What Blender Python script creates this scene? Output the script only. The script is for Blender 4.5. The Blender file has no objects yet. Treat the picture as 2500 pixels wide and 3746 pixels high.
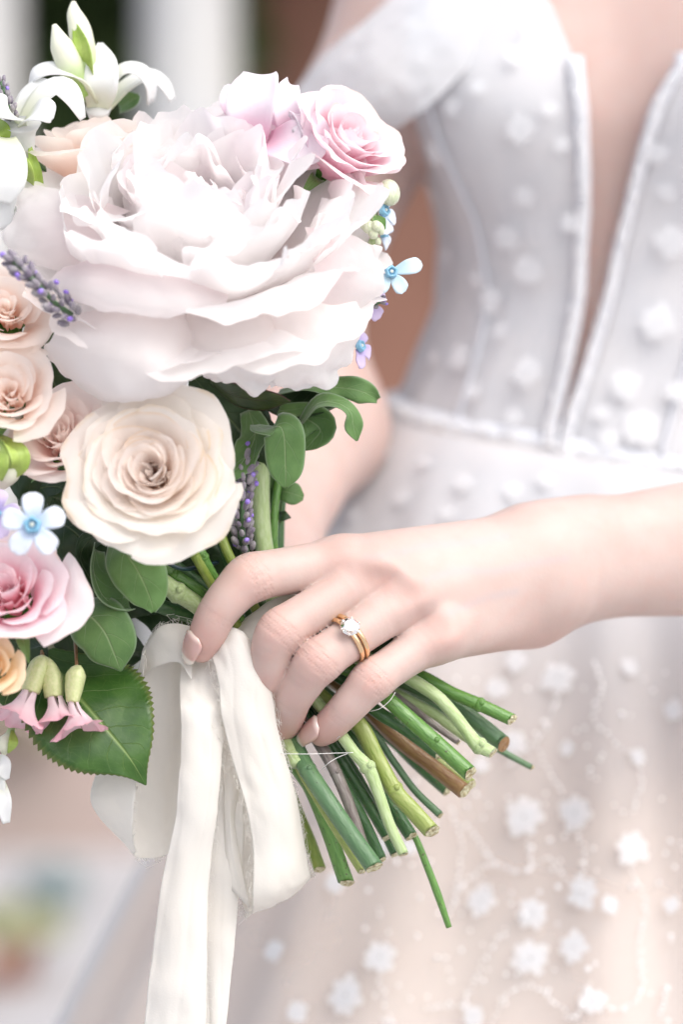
import bpy, math, random
import numpy as np
from mathutils import Vector, Matrix, noise as mnoise

S = bpy.context.scene
COL = S.collection
PI = math.pi
# ------------------------------------------------------------------ camera, world, sun, exposure
Z0 = 1.05                      # camera height above the paving
CAMD = 0.80                    # metres from the lens to the plane of focus (y = 0)
K = 0.22 / 2500 / CAMD         # radians per pixel of the photograph
cam = bpy.data.cameras.new('camera')
cam.sensor_fit = 'HORIZONTAL'; cam.sensor_width = 24
cam.lens = 24 * CAMD / 0.22
cam.clip_start = 0.02; cam.clip_end = 400
cam.dof.use_dof = True; cam.dof.focus_distance = CAMD - 0.006; cam.dof.aperture_fstop = 4.7
co = bpy.data.objects.new('camera', cam); COL.objects.link(co)
co.location = (0, -CAMD, Z0); co.rotation_euler = (PI / 2, 0, 0)
S.camera = co

SUN_EL, SUN_AZ = math.radians(50), math.radians(140)    # azimuth clockwise from +Y
W = bpy.data.worlds.new('World'); S.world = W; W.use_nodes = True
wn = W.node_tree; bg = wn.nodes['Background']
sky = wn.nodes.new('ShaderNodeTexSky'); sky.sky_type = 'NISHITA'; sky.sun_disc = False
sky.sun_elevation = SUN_EL; sky.sun_rotation = SUN_AZ
sky.dust_density = 4.0; sky.air_density = 1.0; sky.ozone_density = 1.0
hs = wn.nodes.new('ShaderNodeHueSaturation'); hs.inputs['Saturation'].default_value = 0.46   # thin overcast
wn.links.new(sky.outputs[0], hs.inputs['Color']); wn.links.new(hs.outputs[0], bg.inputs[0])
bg.inputs[1].default_value = 0.15
sl = bpy.data.lights.new('sun', 'SUN'); sl.energy = 0.75; sl.angle = math.radians(75); sl.color = (1.0, 0.965, 0.92)
so = bpy.data.objects.new('sun', sl); COL.objects.link(so)
sd = Vector((math.sin(SUN_AZ) * math.cos(SUN_EL), math.cos(SUN_AZ) * math.cos(SUN_EL), math.sin(SUN_EL)))
so.rotation_euler = sd.to_track_quat('Z', 'Y').to_euler(); so.location = (3, -3, 5)
S.view_settings.view_transform = 'Standard'; S.view_settings.look = 'None'
S.view_settings.exposure = 0.80; S.view_settings.gamma = 1
S.render.engine = 'CYCLES'
S.cycles.use_denoising = True
S.cycles.max_bounces = 12; S.cycles.diffuse_bounces = 8; S.cycles.transmission_bounces = 10; S.cycles.transparent_max_bounces = 12

# ------------------------------------------------------------------ helpers
def P(px, py, d=0.0):
    s = (CAMD + d) * K
    return Vector(((px - 1250) * s, d, Z0 + (1873 - py) * s))

def D(x, y, d=0.0):            # the same from the 1568-pixel-wide view of the photograph
    return P(x * 1.5944, y * 1.5944, d)

def link(o, parent=None):
    COL.objects.link(o)
    if parent is not None: o.parent = parent
    return o

def tag(o, label, cat, group=None, kind=None):
    o['label'] = label
    if cat: o['category'] = cat
    if group: o['group'] = group
    if kind: o['kind'] = kind
    return o

def empty(name, label, cat, loc=(0, 0, 0), rot=None, group=None):
    o = bpy.data.objects.new(name, None); o.empty_display_size = 0.01
    if rot is not None:
        o.matrix_world = Matrix.Translation(Vector(loc)) @ rot.to_4x4()
    else:
        o.location = loc
    link(o); tag(o, label, cat, group)
    return o

def mesh(name, v, f, mat, parent=None, st=None, smooth=True, attrs=None, origin=None):
    v = np.asarray(v, dtype=np.float64)
    if origin is not None: v = v - np.array(origin)
    me = bpy.data.meshes.new(name)
    me.from_pydata(v.tolist() if len(v) < 50000 else v.tolist(), [], f if isinstance(f, list) else f.tolist())
    if st is not None:
        a = me.attributes.new('st', 'FLOAT_VECTOR', 'POINT'); a.data.foreach_set('vector', np.asarray(st, dtype=np.float32).ravel())
    if attrs:
        for k, arr in attrs.items():
            a = me.attributes.new(k, 'FLOAT', 'POINT'); a.data.foreach_set('value', np.asarray(arr, dtype=np.float32))
    if smooth: me.polygons.foreach_set('use_smooth', [True] * len(me.polygons))
    if mat is not None: me.materials.append(mat)
    me.update()
    o = bpy.data.objects.new(name, me)
    link(o, parent)
    if origin is not None and parent is None: o.location = origin
    return o

def grid_faces(n, m, close=False):
    f = []
    mm = m if close else m - 1
    for i in range(n - 1):
        for j in range(mm):
            k = (j + 1) % m
            f.append((i * m + j, i * m + k, (i + 1) * m + k, (i + 1) * m + j))
    return f

def cr(pts, ts):
    """Catmull-Rom through pts (n x k) at parameters ts in 0..1."""
    p = np.asarray(pts, dtype=float); n = len(p)
    if n == 2:
        t = np.asarray(ts)[:, None]; return p[0] * (1 - t) + p[1] * t
    q = np.vstack([2 * p[0] - p[1], p, 2 * p[-1] - p[-2]])
    x = np.clip(np.asarray(ts), 0, 1) * (n - 1)
    i = np.minimum(x.astype(int), n - 2); u = (x - i)[:, None]
    a, b, c, d = q[i], q[i + 1], q[i + 2], q[i + 3]
    return 0.5 * (2 * b + (c - a) * u + (2 * a - 5 * b + 4 * c - d) * u ** 2 + (3 * b - a - 3 * c + d) * u ** 3)

def sm(x, a=0.0, b=1.0):
    t = np.clip((x - a) / (b - a), 0, 1); return t * t * (3 - 2 * t)

def vnoise(p, f, seed=0.0):
    return mnoise.noise(Vector((p[0] * f + seed, p[1] * f - seed * 0.7, p[2] * f + seed * 1.3)))

# ------------------------------------------------------------------ materials
class N:
    def __init__(s, name):
        s.m = bpy.data.materials.new(name); s.m.use_nodes = True; s.t = s.m.node_tree
        s.p = s.t.nodes['Principled BSDF']; s.out = s.t.nodes['Material Output']
    def n(s, typ, **kw):
        x = s.t.nodes.new('ShaderNode' + typ)
        for k, v in kw.items():
            if k in x.inputs: x.inputs[k].default_value = v
            else: setattr(x, k, v)
        return x
    def l(s, a, b): s.t.links.new(a, b)
    def attr(s, name): return s.n('Attribute', attribute_name=name)
    def mix(s, fac, a, b):
        x = s.n('Mix', data_type='RGBA')
        for i, v in ((0, fac), (6, a), (7, b)):
            if hasattr(v, 'links'): s.l(v, x.inputs[i])
            elif i == 0: x.inputs[0].default_value = v
            else: x.inputs[i].default_value = (*v[:3], 1)
        return x.outputs[2]
    def ramp(s, val, a, b, va=0.0, vb=1.0):
        x = s.n('MapRange', interpolation_type='SMOOTHSTEP')
        s.l(val, x.inputs[0]); x.inputs[1].default_value = a; x.inputs[2].default_value = b
        x.inputs[3].default_value = va; x.inputs[4].default_value = vb
        return x.outputs[0]
    def math(s, op, a, b=None):
        x = s.n('Math', operation=op)
        for i, v in enumerate((a, b)):
            if v is None: continue
            if hasattr(v, 'links'): s.l(v, x.inputs[i])
            else: x.inputs[i].default_value = v
        return x.outputs[0]
    def noise(s, scale, detail=3, coord='Object'):
        tc = s.n('TexCoord'); x = s.n('TexNoise', Scale=scale, Detail=detail)
        s.l(tc.outputs[coord], x.inputs['Vector']); return x.outputs['Fac']
    def col(s, c):
        if hasattr(c, 'links'): s.l(c, s.p.inputs['Base Color'])
        else: s.p.inputs['Base Color'].default_value = (*c, 1)
    def bump(s, h, strength=0.3, dist=0.001):
        x = s.n('Bump', Strength=strength, Distance=dist); s.l(h, x.inputs['Height'])
        s.l(x.outputs[0], s.p.inputs['Normal']); return x.outputs[0]
    def set(s, **kw):
        for k, v in kw.items(): s.p.inputs[k.replace('_', ' ')].default_value = v
        return s
    def translucent(s, colr, fac):
        t = s.n('BsdfTranslucent'); mx = s.n('MixShader'); mx.inputs[0].default_value = fac
        if hasattr(colr, 'links'): s.l(colr, t.inputs[0])
        else: t.inputs[0].default_value = (*colr, 1)
        s.l(s.p.outputs[0], mx.inputs[1]); s.l(t.outputs[0], mx.inputs[2]); s.l(mx.outputs[0], s.out.inputs[0])

def petal_mat(name, base, edge, trans=0.35, lo=0.1, hi=0.8, rim=None, vein=0.5, rough=0.6, tip=None):
    m = N(name); a = m.attr('st'); sx = m.n('SeparateXYZ'); m.l(a.outputs['Vector'], sx.inputs[0])
    f = m.ramp(sx.outputs[1], lo, hi)
    nz = m.noise(90, 3)
    f2 = m.math('ADD', f, m.math('MULTIPLY', m.math('SUBTRACT', nz, 0.5), 0.5))
    c = m.mix(f2, base, edge)
    if rim is not None:
        r = m.math('MULTIPLY', m.ramp(sx.outputs[1], 0.93, 1.0), m.ramp(nz, 0.45, 0.65))
        c = m.mix(r, c, rim)
    m.col(c); m.set(Roughness=rough, Specular_IOR_Level=0.25)
    # fine radial veins run from the claw to the rim of each petal
    cx = m.n('CombineXYZ'); m.l(m.math('MULTIPLY', sx.outputs[0], 22.0), cx.inputs[0]); m.l(m.math('MULTIPLY', sx.outputs[1], 2.0), cx.inputs[1]); m.l(sx.outputs[2], cx.inputs[2])
    v = m.n('TexNoise', Scale=1.0, Detail=2); m.l(cx.outputs[0], v.inputs['Vector'])
    m.bump(v.outputs['Fac'], vein * 0.35, 0.0005)
    m.translucent(c, trans)
    return m.m

def leaf_mat(name, a_, b_, vein=(0.30, 0.36, 0.16), nv=7, slope=0.55, rough=0.45, fuzz=0.0, vs=0.6, edge=None, trans=0.12, under=None):
    m = N(name); a = m.attr('st'); sx = m.n('SeparateXYZ'); m.l(a.outputs['Vector'], sx.inputs[0])
    sabs = m.math('ABSOLUTE', sx.outputs[0])
    nz = m.noise(140, 4)
    nz2 = m.noise(420, 2)
    # side veins: lines of constant t - slope*|s|^.8, bent by a little noise
    ph = m.math('SUBTRACT', sx.outputs[1], m.math('MULTIPLY', m.math('POWER', sabs, 1.25), slope * 0.45))
    ph = m.math('ADD', ph, m.math('MULTIPLY', m.math('SUBTRACT', nz, 0.5), 0.06))
    ph = m.math('ADD', ph, m.math('MULTIPLY', m.math('SIGN', sx.outputs[0]), 0.028))
    fr = m.math('ABSOLUTE', m.math('SUBTRACT', m.math('FRACT', m.math('MULTIPLY', ph, nv)), 0.5))
    side = m.math('MULTIPLY', m.ramp(fr, 0.47 , 0.5), m.ramp(sabs, 0.96, 0.35))
    mid = m.ramp(sabs, 0.055, 0.0)
    vo = m.n('TexVoronoi', feature='DISTANCE_TO_EDGE'); cx = m.n('CombineXYZ')
    m.l(m.math('MULTIPLY', sx.outputs[0], 5.0), cx.inputs[0]); m.l(m.math('MULTIPLY', sx.outputs[1], 9.0), cx.inputs[1])
    vo.inputs['Scale'].default_value = 1.5; m.l(cx.outputs[0], vo.inputs['Vector'])
    net = m.math('MULTIPLY', m.ramp(vo.outputs['Distance'], 0.04, 0.0), 0.14)
    vv = m.math('MAXIMUM', m.math('MAXIMUM', m.math('MULTIPLY', side, 0.6), mid), net)
    c = m.mix(m.ramp(nz, 0.3, 0.7), a_, b_)
    c = m.mix(m.math('MULTIPLY', vv, vs), c, vein)
    if edge is not None: c = m.mix(m.ramp(sabs, 0.88, 1.0), c, edge)
    if under is not None:
        g = m.n('NewGeometry'); c = m.mix(g.outputs['Backfacing'], c, under)
    m.col(c); m.set(Roughness=rough, Specular_IOR_Level=0.4)
    if fuzz: m.set(Sheen_Weight=fuzz, Sheen_Roughness=0.4)
    h = m.math('ADD', m.math('MULTIPLY', m.math('MAXIMUM', side, mid), -0.8), m.math('MULTIPLY', nz2, 0.25))
    m.bump(h, 0.5, 0.0008)
    m.translucent(m.mix(0.5, c, (0.18, 0.30, 0.05)), trans)
    return m.m

def stem_mat(name, a_, b_, rough=0.4, fuzz=0.0, streak=True, spots=None):
    m = N(name); a = m.attr('st'); sx = m.n('SeparateXYZ'); m.l(a.outputs['Vector'], sx.inputs[0])
    cx = m.n('CombineXYZ'); m.l(m.math('MULTIPLY', sx.outputs[0], 3.0), cx.inputs[0]); m.l(m.math('MULTIPLY', sx.outputs[1], 2.5), cx.inputs[1]); m.l(sx.outputs[2], cx.inputs[2])
    v = m.n('TexNoise', Scale=2.2, Detail=4); m.l(cx.outputs[0], v.inputs['Vector'])
    c = m.mix(m.ramp(v.outputs['Fac'], 0.25, 0.75), a_, b_)
    if spots is not None:
        nz = m.noise(700, 2); c = m.mix(m.ramp(nz, 0.66, 0.72), c, spots)
    m.col(c); m.set(Roughness=rough * 0.8, Specular_IOR_Level=0.6)
    if fuzz: m.set(Sheen_Weight=fuzz * 0.6, Sheen_Roughness=0.35)
    m.bump(v.outputs['Fac'], 0.4, 0.0008)
    return m.m

def plain(name, c1, c2=None, scale=60, rough=0.6, bump=0.2, bd=0.001, **kw):
    m = N(name); nz = m.noise(scale, 4)
    m.col(m.mix(m.ramp(nz, 0.3, 0.7), c1, c2 if c2 else tuple(x * 0.85 for x in c1)))
    m.set(Roughness=rough, **kw)
    if bump: m.bump(nz, bump, bd)
    return m.m

M = {}
M['peony'] = petal_mat('peony_petal', (0.955, 0.87, 0.875), (0.965, 0.95, 0.945), 0.72, 0.05, 0.7)
M['peony_in'] = petal_mat('peony_inner_petal', (0.955, 0.80, 0.83), (0.965, 0.925, 0.93), 0.74, 0.1, 0.8)
M['peony_lo'] = petal_mat('peony_guard_petal', (0.955, 0.90, 0.885), (0.965, 0.945, 0.94), 0.62, 0.05, 0.7)
M['cream'] = petal_mat('cream_rose_petal', (0.96, 0.80, 0.72), (0.955, 0.905, 0.87), 0.70, 0.2, 0.85, rim=(0.90, 0.78, 0.66))
M['cream_out'] = petal_mat('cream_rose_outer_petal', (0.93, 0.88, 0.77), (0.95, 0.915, 0.875), 0.6, 0.1, 0.6, rim=(0.88, 0.77, 0.62))
M['pink'] = petal_mat('pink_rose_petal', (0.91, 0.55, 0.65), (0.95, 0.86, 0.885), 0.48, 0.25, 0.9, rim=(0.90, 0.74, 0.68))
M['deep'] = petal_mat('deep_pink_rose_petal', (0.88, 0.42, 0.50), (0.95, 0.81, 0.835), 0.48, 0.2, 0.9)
M['peach'] = petal_mat('peach_rose_petal', (0.93, 0.71, 0.61), (0.955, 0.89, 0.845), 0.6, 0.15, 0.9)
M['blush'] = petal_mat('blush_rose_petal', (0.93, 0.70, 0.65), (0.955, 0.88, 0.85), 0.6, 0.15, 0.9)
M['apricot'] = petal_mat('apricot_petal', (0.88, 0.62, 0.30), (0.90, 0.72, 0.50), 0.35, 0.1, 0.9)
M['white'] = petal_mat('white_tuberose_petal', (0.82, 0.84, 0.68), (0.87, 0.88, 0.88), 0.38, 0.0, 0.45, vein=0.2, rough=0.45)
M['budw'] = petal_mat('tuberose_bud', (0.35, 0.55, 0.13), (0.88, 0.88, 0.74), 0.2, 0.05, 0.55, vein=0.2, rough=0.45)
M['blue'] = petal_mat('tweedia_petal', (0.66, 0.76, 0.90), (0.82, 0.86, 0.93), 0.25, 0.0, 0.7, vein=0.2)
M['blue2'] = petal_mat('tweedia_petal_aqua', (0.50, 0.67, 0.76), (0.66, 0.78, 0.84), 0.25, 0.0, 0.7, vein=0.2)
M['lilac'] = petal_mat('lilac_petal', (0.55, 0.45, 0.75), (0.72, 0.62, 0.82), 0.25, 0.0, 0.7, vein=0.2)
M['bouv'] = petal_mat('pink_trumpet_petal', (0.86, 0.72, 0.76), (0.86, 0.50, 0.58), 0.3, 0.3, 1.0, vein=0.2)
M['bluecore'] = plain('tweedia_core', (0.17, 0.40, 0.58), (0.26, 0.50, 0.66), 900, 0.5)
M['lav'] = plain('lavender_bud', (0.17, 0.14, 0.20), (0.32, 0.30, 0.31), 300, 0.8, Sheen_Weight=0.3)
M['lavp'] = plain('lavender_petal', (0.26, 0.16, 0.62), (0.36, 0.26, 0.70), 500, 0.7)
M['oval'] = leaf_mat('tweedia_leaf', (0.085, 0.18, 0.052), (0.12, 0.235, 0.070), (0.36, 0.46, 0.24), 4, 0.7, 0.55, 0.35, 0.55, edge=(0.22, 0.32, 0.18), under=(0.20, 0.29, 0.17))
M['oval2'] = leaf_mat('tweedia_leaf_light', (0.11, 0.23, 0.060), (0.155, 0.30, 0.09), (0.38, 0.50, 0.22), 4, 0.7, 0.5, 0.35, 0.5, edge=(0.24, 0.36, 0.18), under=(0.24, 0.32, 0.2))
M['dark'] = leaf_mat('dark_leaf_with_shade', (0.018, 0.046, 0.015), (0.034, 0.072, 0.024), (0.16, 0.22, 0.08), 5, 0.7, 0.4, 0.1, 0.4)  # dark green leaf, base lowered further to stand in for shade inside the bouquet
M['rosel'] = leaf_mat('rose_leaf', (0.030, 0.088, 0.014), (0.055, 0.132, 0.024), (0.24, 0.34, 0.11), 8, 0.5, 0.32, 0.0, 0.75, edge=(0.12, 0.16, 0.04))
M['bronze'] = leaf_mat('bronze_leaf', (0.045, 0.075, 0.030), (0.075, 0.10, 0.035), (0.10, 0.05, 0.05), 5, 0.7, 0.35, 0.0, 0.4, edge=(0.10, 0.03, 0.03))
M['lime'] = leaf_mat('lime_sepal', (0.30, 0.44, 0.07), (0.42, 0.55, 0.14), (0.5, 0.6, 0.2), 3, 0.3, 0.4, 0.0, 0.2)
M['s_mid'] = stem_mat('stem_green', (0.075, 0.19, 0.036), (0.125, 0.27, 0.055), 0.32, spots=(0.07, 0.09, 0.03))
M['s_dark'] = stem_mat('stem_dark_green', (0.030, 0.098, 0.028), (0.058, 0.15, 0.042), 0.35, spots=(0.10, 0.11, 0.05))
M['s_blue'] = stem_mat('stem_bloomy_green', (0.066, 0.15, 0.062), (0.098, 0.19, 0.085), 0.45, 0.2, spots=(0.05, 0.08, 0.04))
M['s_fuzz'] = stem_mat('stem_pale_downy', (0.33, 0.45, 0.18), (0.45, 0.55, 0.30), 0.7, 0.8)
M['s_yel'] = stem_mat('stem_yellow_green', (0.24, 0.32, 0.07), (0.33, 0.38, 0.12), 0.38)
M['s_brown'] = stem_mat('stem_brown', (0.22, 0.10, 0.04), (0.28, 0.17, 0.06), 0.42)
M['s_purp'] = stem_mat('stem_purple_grey', (0.16, 0.12, 0.12), (0.27, 0.25, 0.22), 0.45)
M['s_bud'] = stem_mat('downy_bud', (0.50, 0.58, 0.36), (0.70, 0.73, 0.58), 0.7, 0.8)
M['palepink'] = petal_mat('pale_lilac_petal', (0.90, 0.62, 0.74), (0.94, 0.90, 0.935), 0.45, 0.0, 0.6)
M['s_olive'] = stem_mat('stem_olive', (0.16, 0.24, 0.03), (0.24, 0.30, 0.06), 0.4)
M['cut'] = plain('cut_pith', (0.62, 0.60, 0.42), (0.30, 0.24, 0.12), 900, 0.9, 0.6)
M['gold'] = plain('rose_gold', (0.90, 0.62, 0.36), (0.93, 0.66, 0.40), 50, 0.16, 0, Metallic=1.0)
m = N('diamond'); m.col((1, 1, 1)); m.set(Roughness=0.0, IOR=2.42, Transmission_Weight=1.0); M['gem'] = m.m
M['thread'] = plain('white_thread', (0.82, 0.82, 0.80), None, 50, 0.9, 0)
m = N('silk_ribbon'); nz = m.noise(1500, 2); nz2 = m.noise(26, 3)
rc = m.mix(m.ramp(nz2, 0.3, 0.7), (0.90, 0.875, 0.83), (0.885, 0.87, 0.84)); m.col(rc); m.set(Roughness=0.55, Sheen_Weight=0.15, Specular_IOR_Level=0.25)
m.bump(nz, 0.25, 0.0004); m.translucent(rc, 0.45); M['ribbon'] = m.m
m = N('gold_wire'); M['wire'] = plain('teal_wire', (0.01, 0.035, 0.05), (0.02, 0.06, 0.07), 400, 0.4)
# skin: pinker over knuckles and finger ends
m = N('skin'); a = m.attr('pink'); nz = m.noise(60, 4); nf = m.noise(900, 3)
c = m.mix(m.ramp(nz, 0.3, 0.7), (0.525, 0.395, 0.355), (0.555, 0.43, 0.39))
blot = m.noise(170, 3)
pk = m.math('ADD', a.outputs['Fac'], m.math('MULTIPLY', m.ramp(blot, 0.45, 0.75), 0.13))
c = m.mix(m.math('MULTIPLY', m.attr('crease').outputs['Fac'], 0.08), c, (0.50, 0.26, 0.22))
c = m.mix(m.math('MULTIPLY', m.attr('vein').outputs['Fac'], 0.30), c, (0.42, 0.40, 0.43))
c = m.mix(pk, c, (0.62, 0.31, 0.26)); m.col(c)
m.set(Roughness=0.48, Specular_IOR_Level=0.35, Subsurface_Weight=0.22, Subsurface_Scale=0.0022)
m.p.inputs['Subsurface Radius'].default_value = (1.0, 0.35, 0.2)
cr_ = m.attr('crease'); hh = m.math('SUBTRACT', m.math('MULTIPLY', nf, 0.35), m.math('MULTIPLY', cr_.outputs['Fac'], 1.4))
m.bump(hh, 0.45, 0.0003); M['skin'] = m.m
m = N('nail'); a = m.attr('st'); sx = m.n('SeparateXYZ'); m.l(a.outputs['Vector'], sx.inputs[0])
c = m.mix(m.ramp(sx.outputs[1], 0.70, 0.82), (0.62, 0.40, 0.36), (0.78, 0.72, 0.64)); c = m.mix(m.ramp(sx.outputs[1], 0.16, 0.0), c, (0.74, 0.58, 0.53))
m.col(c); m.set(Roughness=0.15, Coat_Weight=0.8, Subsurface_Weight=0.2, Subsurface_Scale=0.002); M['nail'] = m.m
# gown cloths
def tulle(name, c1, c2, alpha, scale=40):
    m = N(name); nz = m.noise(scale, 4); c = m.mix(m.ramp(nz, 0.3, 0.7), c1, c2); m.col(c); m.set(Roughness=0.8, Specular_IOR_Level=0.1)
    m.bump(m.noise(900, 2), 0.3, 0.0004)
    t = m.n('BsdfTransparent'); mx = m.n('MixShader'); mx.inputs[0].default_value = alpha
    m.l(t.outputs[0], mx.inputs[1]); m.l(m.p.outputs[0], mx.inputs[2]); m.l(mx.outputs[0], m.out.inputs[0]); return m.m
M['bodice'] = tulle('bodice_tulle', (0.74, 0.755, 0.79), (0.80, 0.805, 0.825), 0.62, 35)  # faint blue in the white cloth stands in for cool skylight
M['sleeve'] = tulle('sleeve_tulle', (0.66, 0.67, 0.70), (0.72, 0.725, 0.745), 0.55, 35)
M['skirt'] = tulle('skirt_lining', (0.73, 0.585, 0.485), (0.75, 0.63, 0.545), 1.0, 9)
M['veil'] = tulle('skirt_tulle', (0.76, 0.77, 0.80), (0.82, 0.81, 0.82), 0.42, 12)
def gather_veil():
    m = N('skirt_tulle_gathered'); nz = m.noise(12, 4); m.col(m.mix(m.ramp(nz, 0.3, 0.7), (0.66, 0.68, 0.72), (0.74, 0.75, 0.77))); m.set(Roughness=0.8, Specular_IOR_Level=0.1)
    a = m.attr('st'); sx = m.n('SeparateXYZ'); m.l(a.outputs['Vector'], sx.inputs[0])
    # the net lies many layers thick where it is gathered into the waist
    fac = m.ramp(sx.outputs[1], 0.02, 0.36, 0.85, 0.32)
    t = m.n('BsdfTransparent'); mx = m.n('MixShader'); m.l(fac, mx.inputs[0])
    m.l(t.outputs[0], mx.inputs[1]); m.l(m.p.outputs[0], mx.inputs[2]); m.l(mx.outputs[0], m.out.inputs[0]); return m.m
M['veil'] = gather_veil()
M['calyxm'] = stem_mat('pale_calyx', (0.52, 0.60, 0.26), (0.64, 0.67, 0.38), 0.5)
M['lace'] = tulle('lace_white', (0.88, 0.89, 0.91), (0.86, 0.87, 0.89), 0.58, 600)
M['band'] = plain('satin_band', (0.66, 0.68, 0.73), (0.62, 0.64, 0.69), 300, 0.6, 0.2)
M['bead'] = plain('bead', (0.96, 0.96, 0.97), (0.94, 0.94, 0.95), 50, 0.12, 0, Metallic=0.3)
# place behind
M['paving'] = plain('paving_stone', (0.40, 0.39, 0.40), (0.46, 0.45, 0.46), 1.4, 0.85, 0.2)
M['hedge'] = plain('hedge_leaf', (0.065, 0.115, 0.035), (0.10, 0.15, 0.05), 4, 0.6, 0)
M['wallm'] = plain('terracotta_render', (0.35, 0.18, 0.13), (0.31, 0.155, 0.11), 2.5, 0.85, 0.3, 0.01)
M['planterm'] = plain('planter_brick', (0.40, 0.315, 0.285), (0.34, 0.28, 0.25), 3, 0.85, 0.3, 0.01)
M['colm'] = plain('column_paint', (0.56, 0.555, 0.54), (0.52, 0.525, 0.54), 3, 0.6, 0.1, 0.003)
M['potm'] = plain('terracotta', (0.55, 0.27, 0.19), (0.48, 0.23, 0.16), 14, 0.8, 0.3, 0.004)
M['heath'] = plain('bedding_leaf', (0.24, 0.26, 0.14), (0.32, 0.32, 0.20), 8, 0.7, 0)
M['rosy'] = plain('bedding_bloom', (0.60, 0.46, 0.52), (0.55, 0.38, 0.38), 8, 0.7, 0)
M['teal'] = plain('dark_shrub_leaf', (0.20, 0.25, 0.27), (0.24, 0.29, 0.29), 8, 0.7, 0)

# ------------------------------------------------------------------ shape builders
def tube(pts, radii, nseg=10, ns=None, cap=True, rid=None, ridge=0.0, rnd=0.0):
    """A tube of varying radius along a smooth path; returns v, f, st."""
    pts = [tuple(p) for p in pts]
    ns = ns or max(6, len(pts) * 6)
    ts = np.linspace(0, 1, ns); c = cr(pts, ts)
    r = np.interp(ts, np.linspace(0, 1, len(radii)), radii)
    tan = np.gradient(c, axis=0); tan /= np.linalg.norm(tan, axis=1)[:, None] + 1e-12
    up = np.array((0, -1, 0.2)); v = []; st = []
    for i in range(ns):
        a = np.cross(tan[i], up); a /= np.linalg.norm(a) + 1e-12; b = np.cross(a, tan[i])
        up = b if i else b
        for j in range(nseg):
            th = 2 * PI * j / nseg
            rr = r[i] * (1 + ridge * math.cos(3 * th) + ridge * 0.6 * math.cos(5 * th + 1))
            v.append(c[i] + rr * (a * math.cos(th) + b * math.sin(th)))
            st.append((math.cos(th) * 0.5, ts[i] * 3 , rnd + math.sin(th) * 0.5))
    f = grid_faces(ns, nseg, True)
    if cap:
        f.append(tuple(range(nseg - 1, -1, -1))); f.append(tuple(range((ns - 1) * nseg, ns * nseg)))
    return v, f, st

def blade(path, widths, nrm, nt=24, nsd=9, fold=0.0, cup=0.0, ruf=0.0, seed=0.0, rf=120, teeth=0, tooth=0.12, twist=0.0, wpow=1.0, rnd=0.0, thick=0.0):
    """A leaf or strap petal along a path: widths are half-widths at even steps; nrm the upper side (one vector or one per path point)."""
    ts = np.linspace(0, 1, nt); c = cr([tuple(p) for p in path], ts)
    w = np.maximum(cr([(x,) for x in widths], ts)[:, 0], 1e-5)
    nn = np.asarray([tuple(n) for n in nrm], float) if hasattr(nrm[0], '__len__') else np.asarray([tuple(nrm)], float)
    nr = cr(nn, ts) if len(nn) > 1 else np.repeat(nn, nt, 0)
    tan = np.gradient(c, axis=0); tan /= np.linalg.norm(tan, axis=1)[:, None] + 1e-12
    v = []; st = []
    for i in range(nt):
        sd_ = np.cross(tan[i], nr[i]); sd_ /= np.linalg.norm(sd_) + 1e-12
        n = np.cross(sd_, tan[i])
        if twist:
            a = twist * ts[i]; sd_, n = sd_ * math.cos(a) + n * math.sin(a), n * math.cos(a) - sd_ * math.sin(a)
        for j in range(nsd):
            s = -1 + 2 * j / (nsd - 1); ww = w[i]
            if teeth and abs(s) > 0.99:
                ph = (ts[i] * teeth) % 1.0
                ww = ww * (1 + tooth * ph - tooth * 0.3)
            p = c[i] + sd_ * s * ww + n * (fold * abs(s) * w[i] + cup * s * s * w[i])
            if ruf: p = p + n * ruf * (0.25 + s * s) * sm(ts[i], 0.05, 0.5) * vnoise(p, rf, seed)
            v.append(p); st.append((s, ts[i], rnd + seed))
    return v, grid_faces(nt, nsd), st

def sheet(ctrl, nu=20, nv=14, wave=0.0, wf=60, seed=0.0, edge=0.0, ef=200, pleat=0.0, pf=3.0):
    """Bicubic sheet through a grid of control points (rows of Vectors); wave adds soft folds, edge ruffles the last row."""
    C = np.array([[tuple(p) for p in row] for row in ctrl])
    us = np.linspace(0, 1, nu); vs = np.linspace(0, 1, nv)
    R = np.stack([cr(C[:, j], us) for j in range(C.shape[1])], 1)
    G = np.stack([cr(R[i], vs) for i in range(nu)], 0)
    du = np.gradient(G, axis=0); dv = np.gradient(G, axis=1); n = np.cross(du, dv); n /= np.linalg.norm(n, axis=2)[..., None] + 1e-12
    v = []; st = []
    for i in range(nu):
        for j in range(nv):
            p = G[i, j].copy()
            if wave: p += n[i, j] * (wave * vnoise(p, wf, seed) + wave * 0.55 * vnoise((p[0] + 0.6 * p[2], p[1], p[2] * 0.7), wf * 2.7, seed + 4) + wave * .25 * vnoise(p, wf * 6, seed + 8))
            if pleat:
                q = vs[j] * pf + 0.9 * vnoise((us[i] * 1.7, vs[j] * 1.2, 0), 1.0, seed + 11)
                p += n[i, j] * pleat * (abs(math.sin(PI * q)) ** 0.6 - 0.6) * (0.6 + 0.6 * vnoise((us[i] * 3, vs[j] * 2, 5), 1.0, seed))
            if edge: p += n[i, j] * edge * sm(us[i], 0.5, 1.0) * vnoise(p, ef, seed + 3)
            v.append(p); st.append((-1 + 2 * vs[j], us[i], seed))
    return v, grid_faces(nu, nv), st

def solid(o, t, off=-1):
    md = o.modifiers.new('thickness', 'SOLIDIFY'); md.thickness = t; md.offset = off; return o

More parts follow.
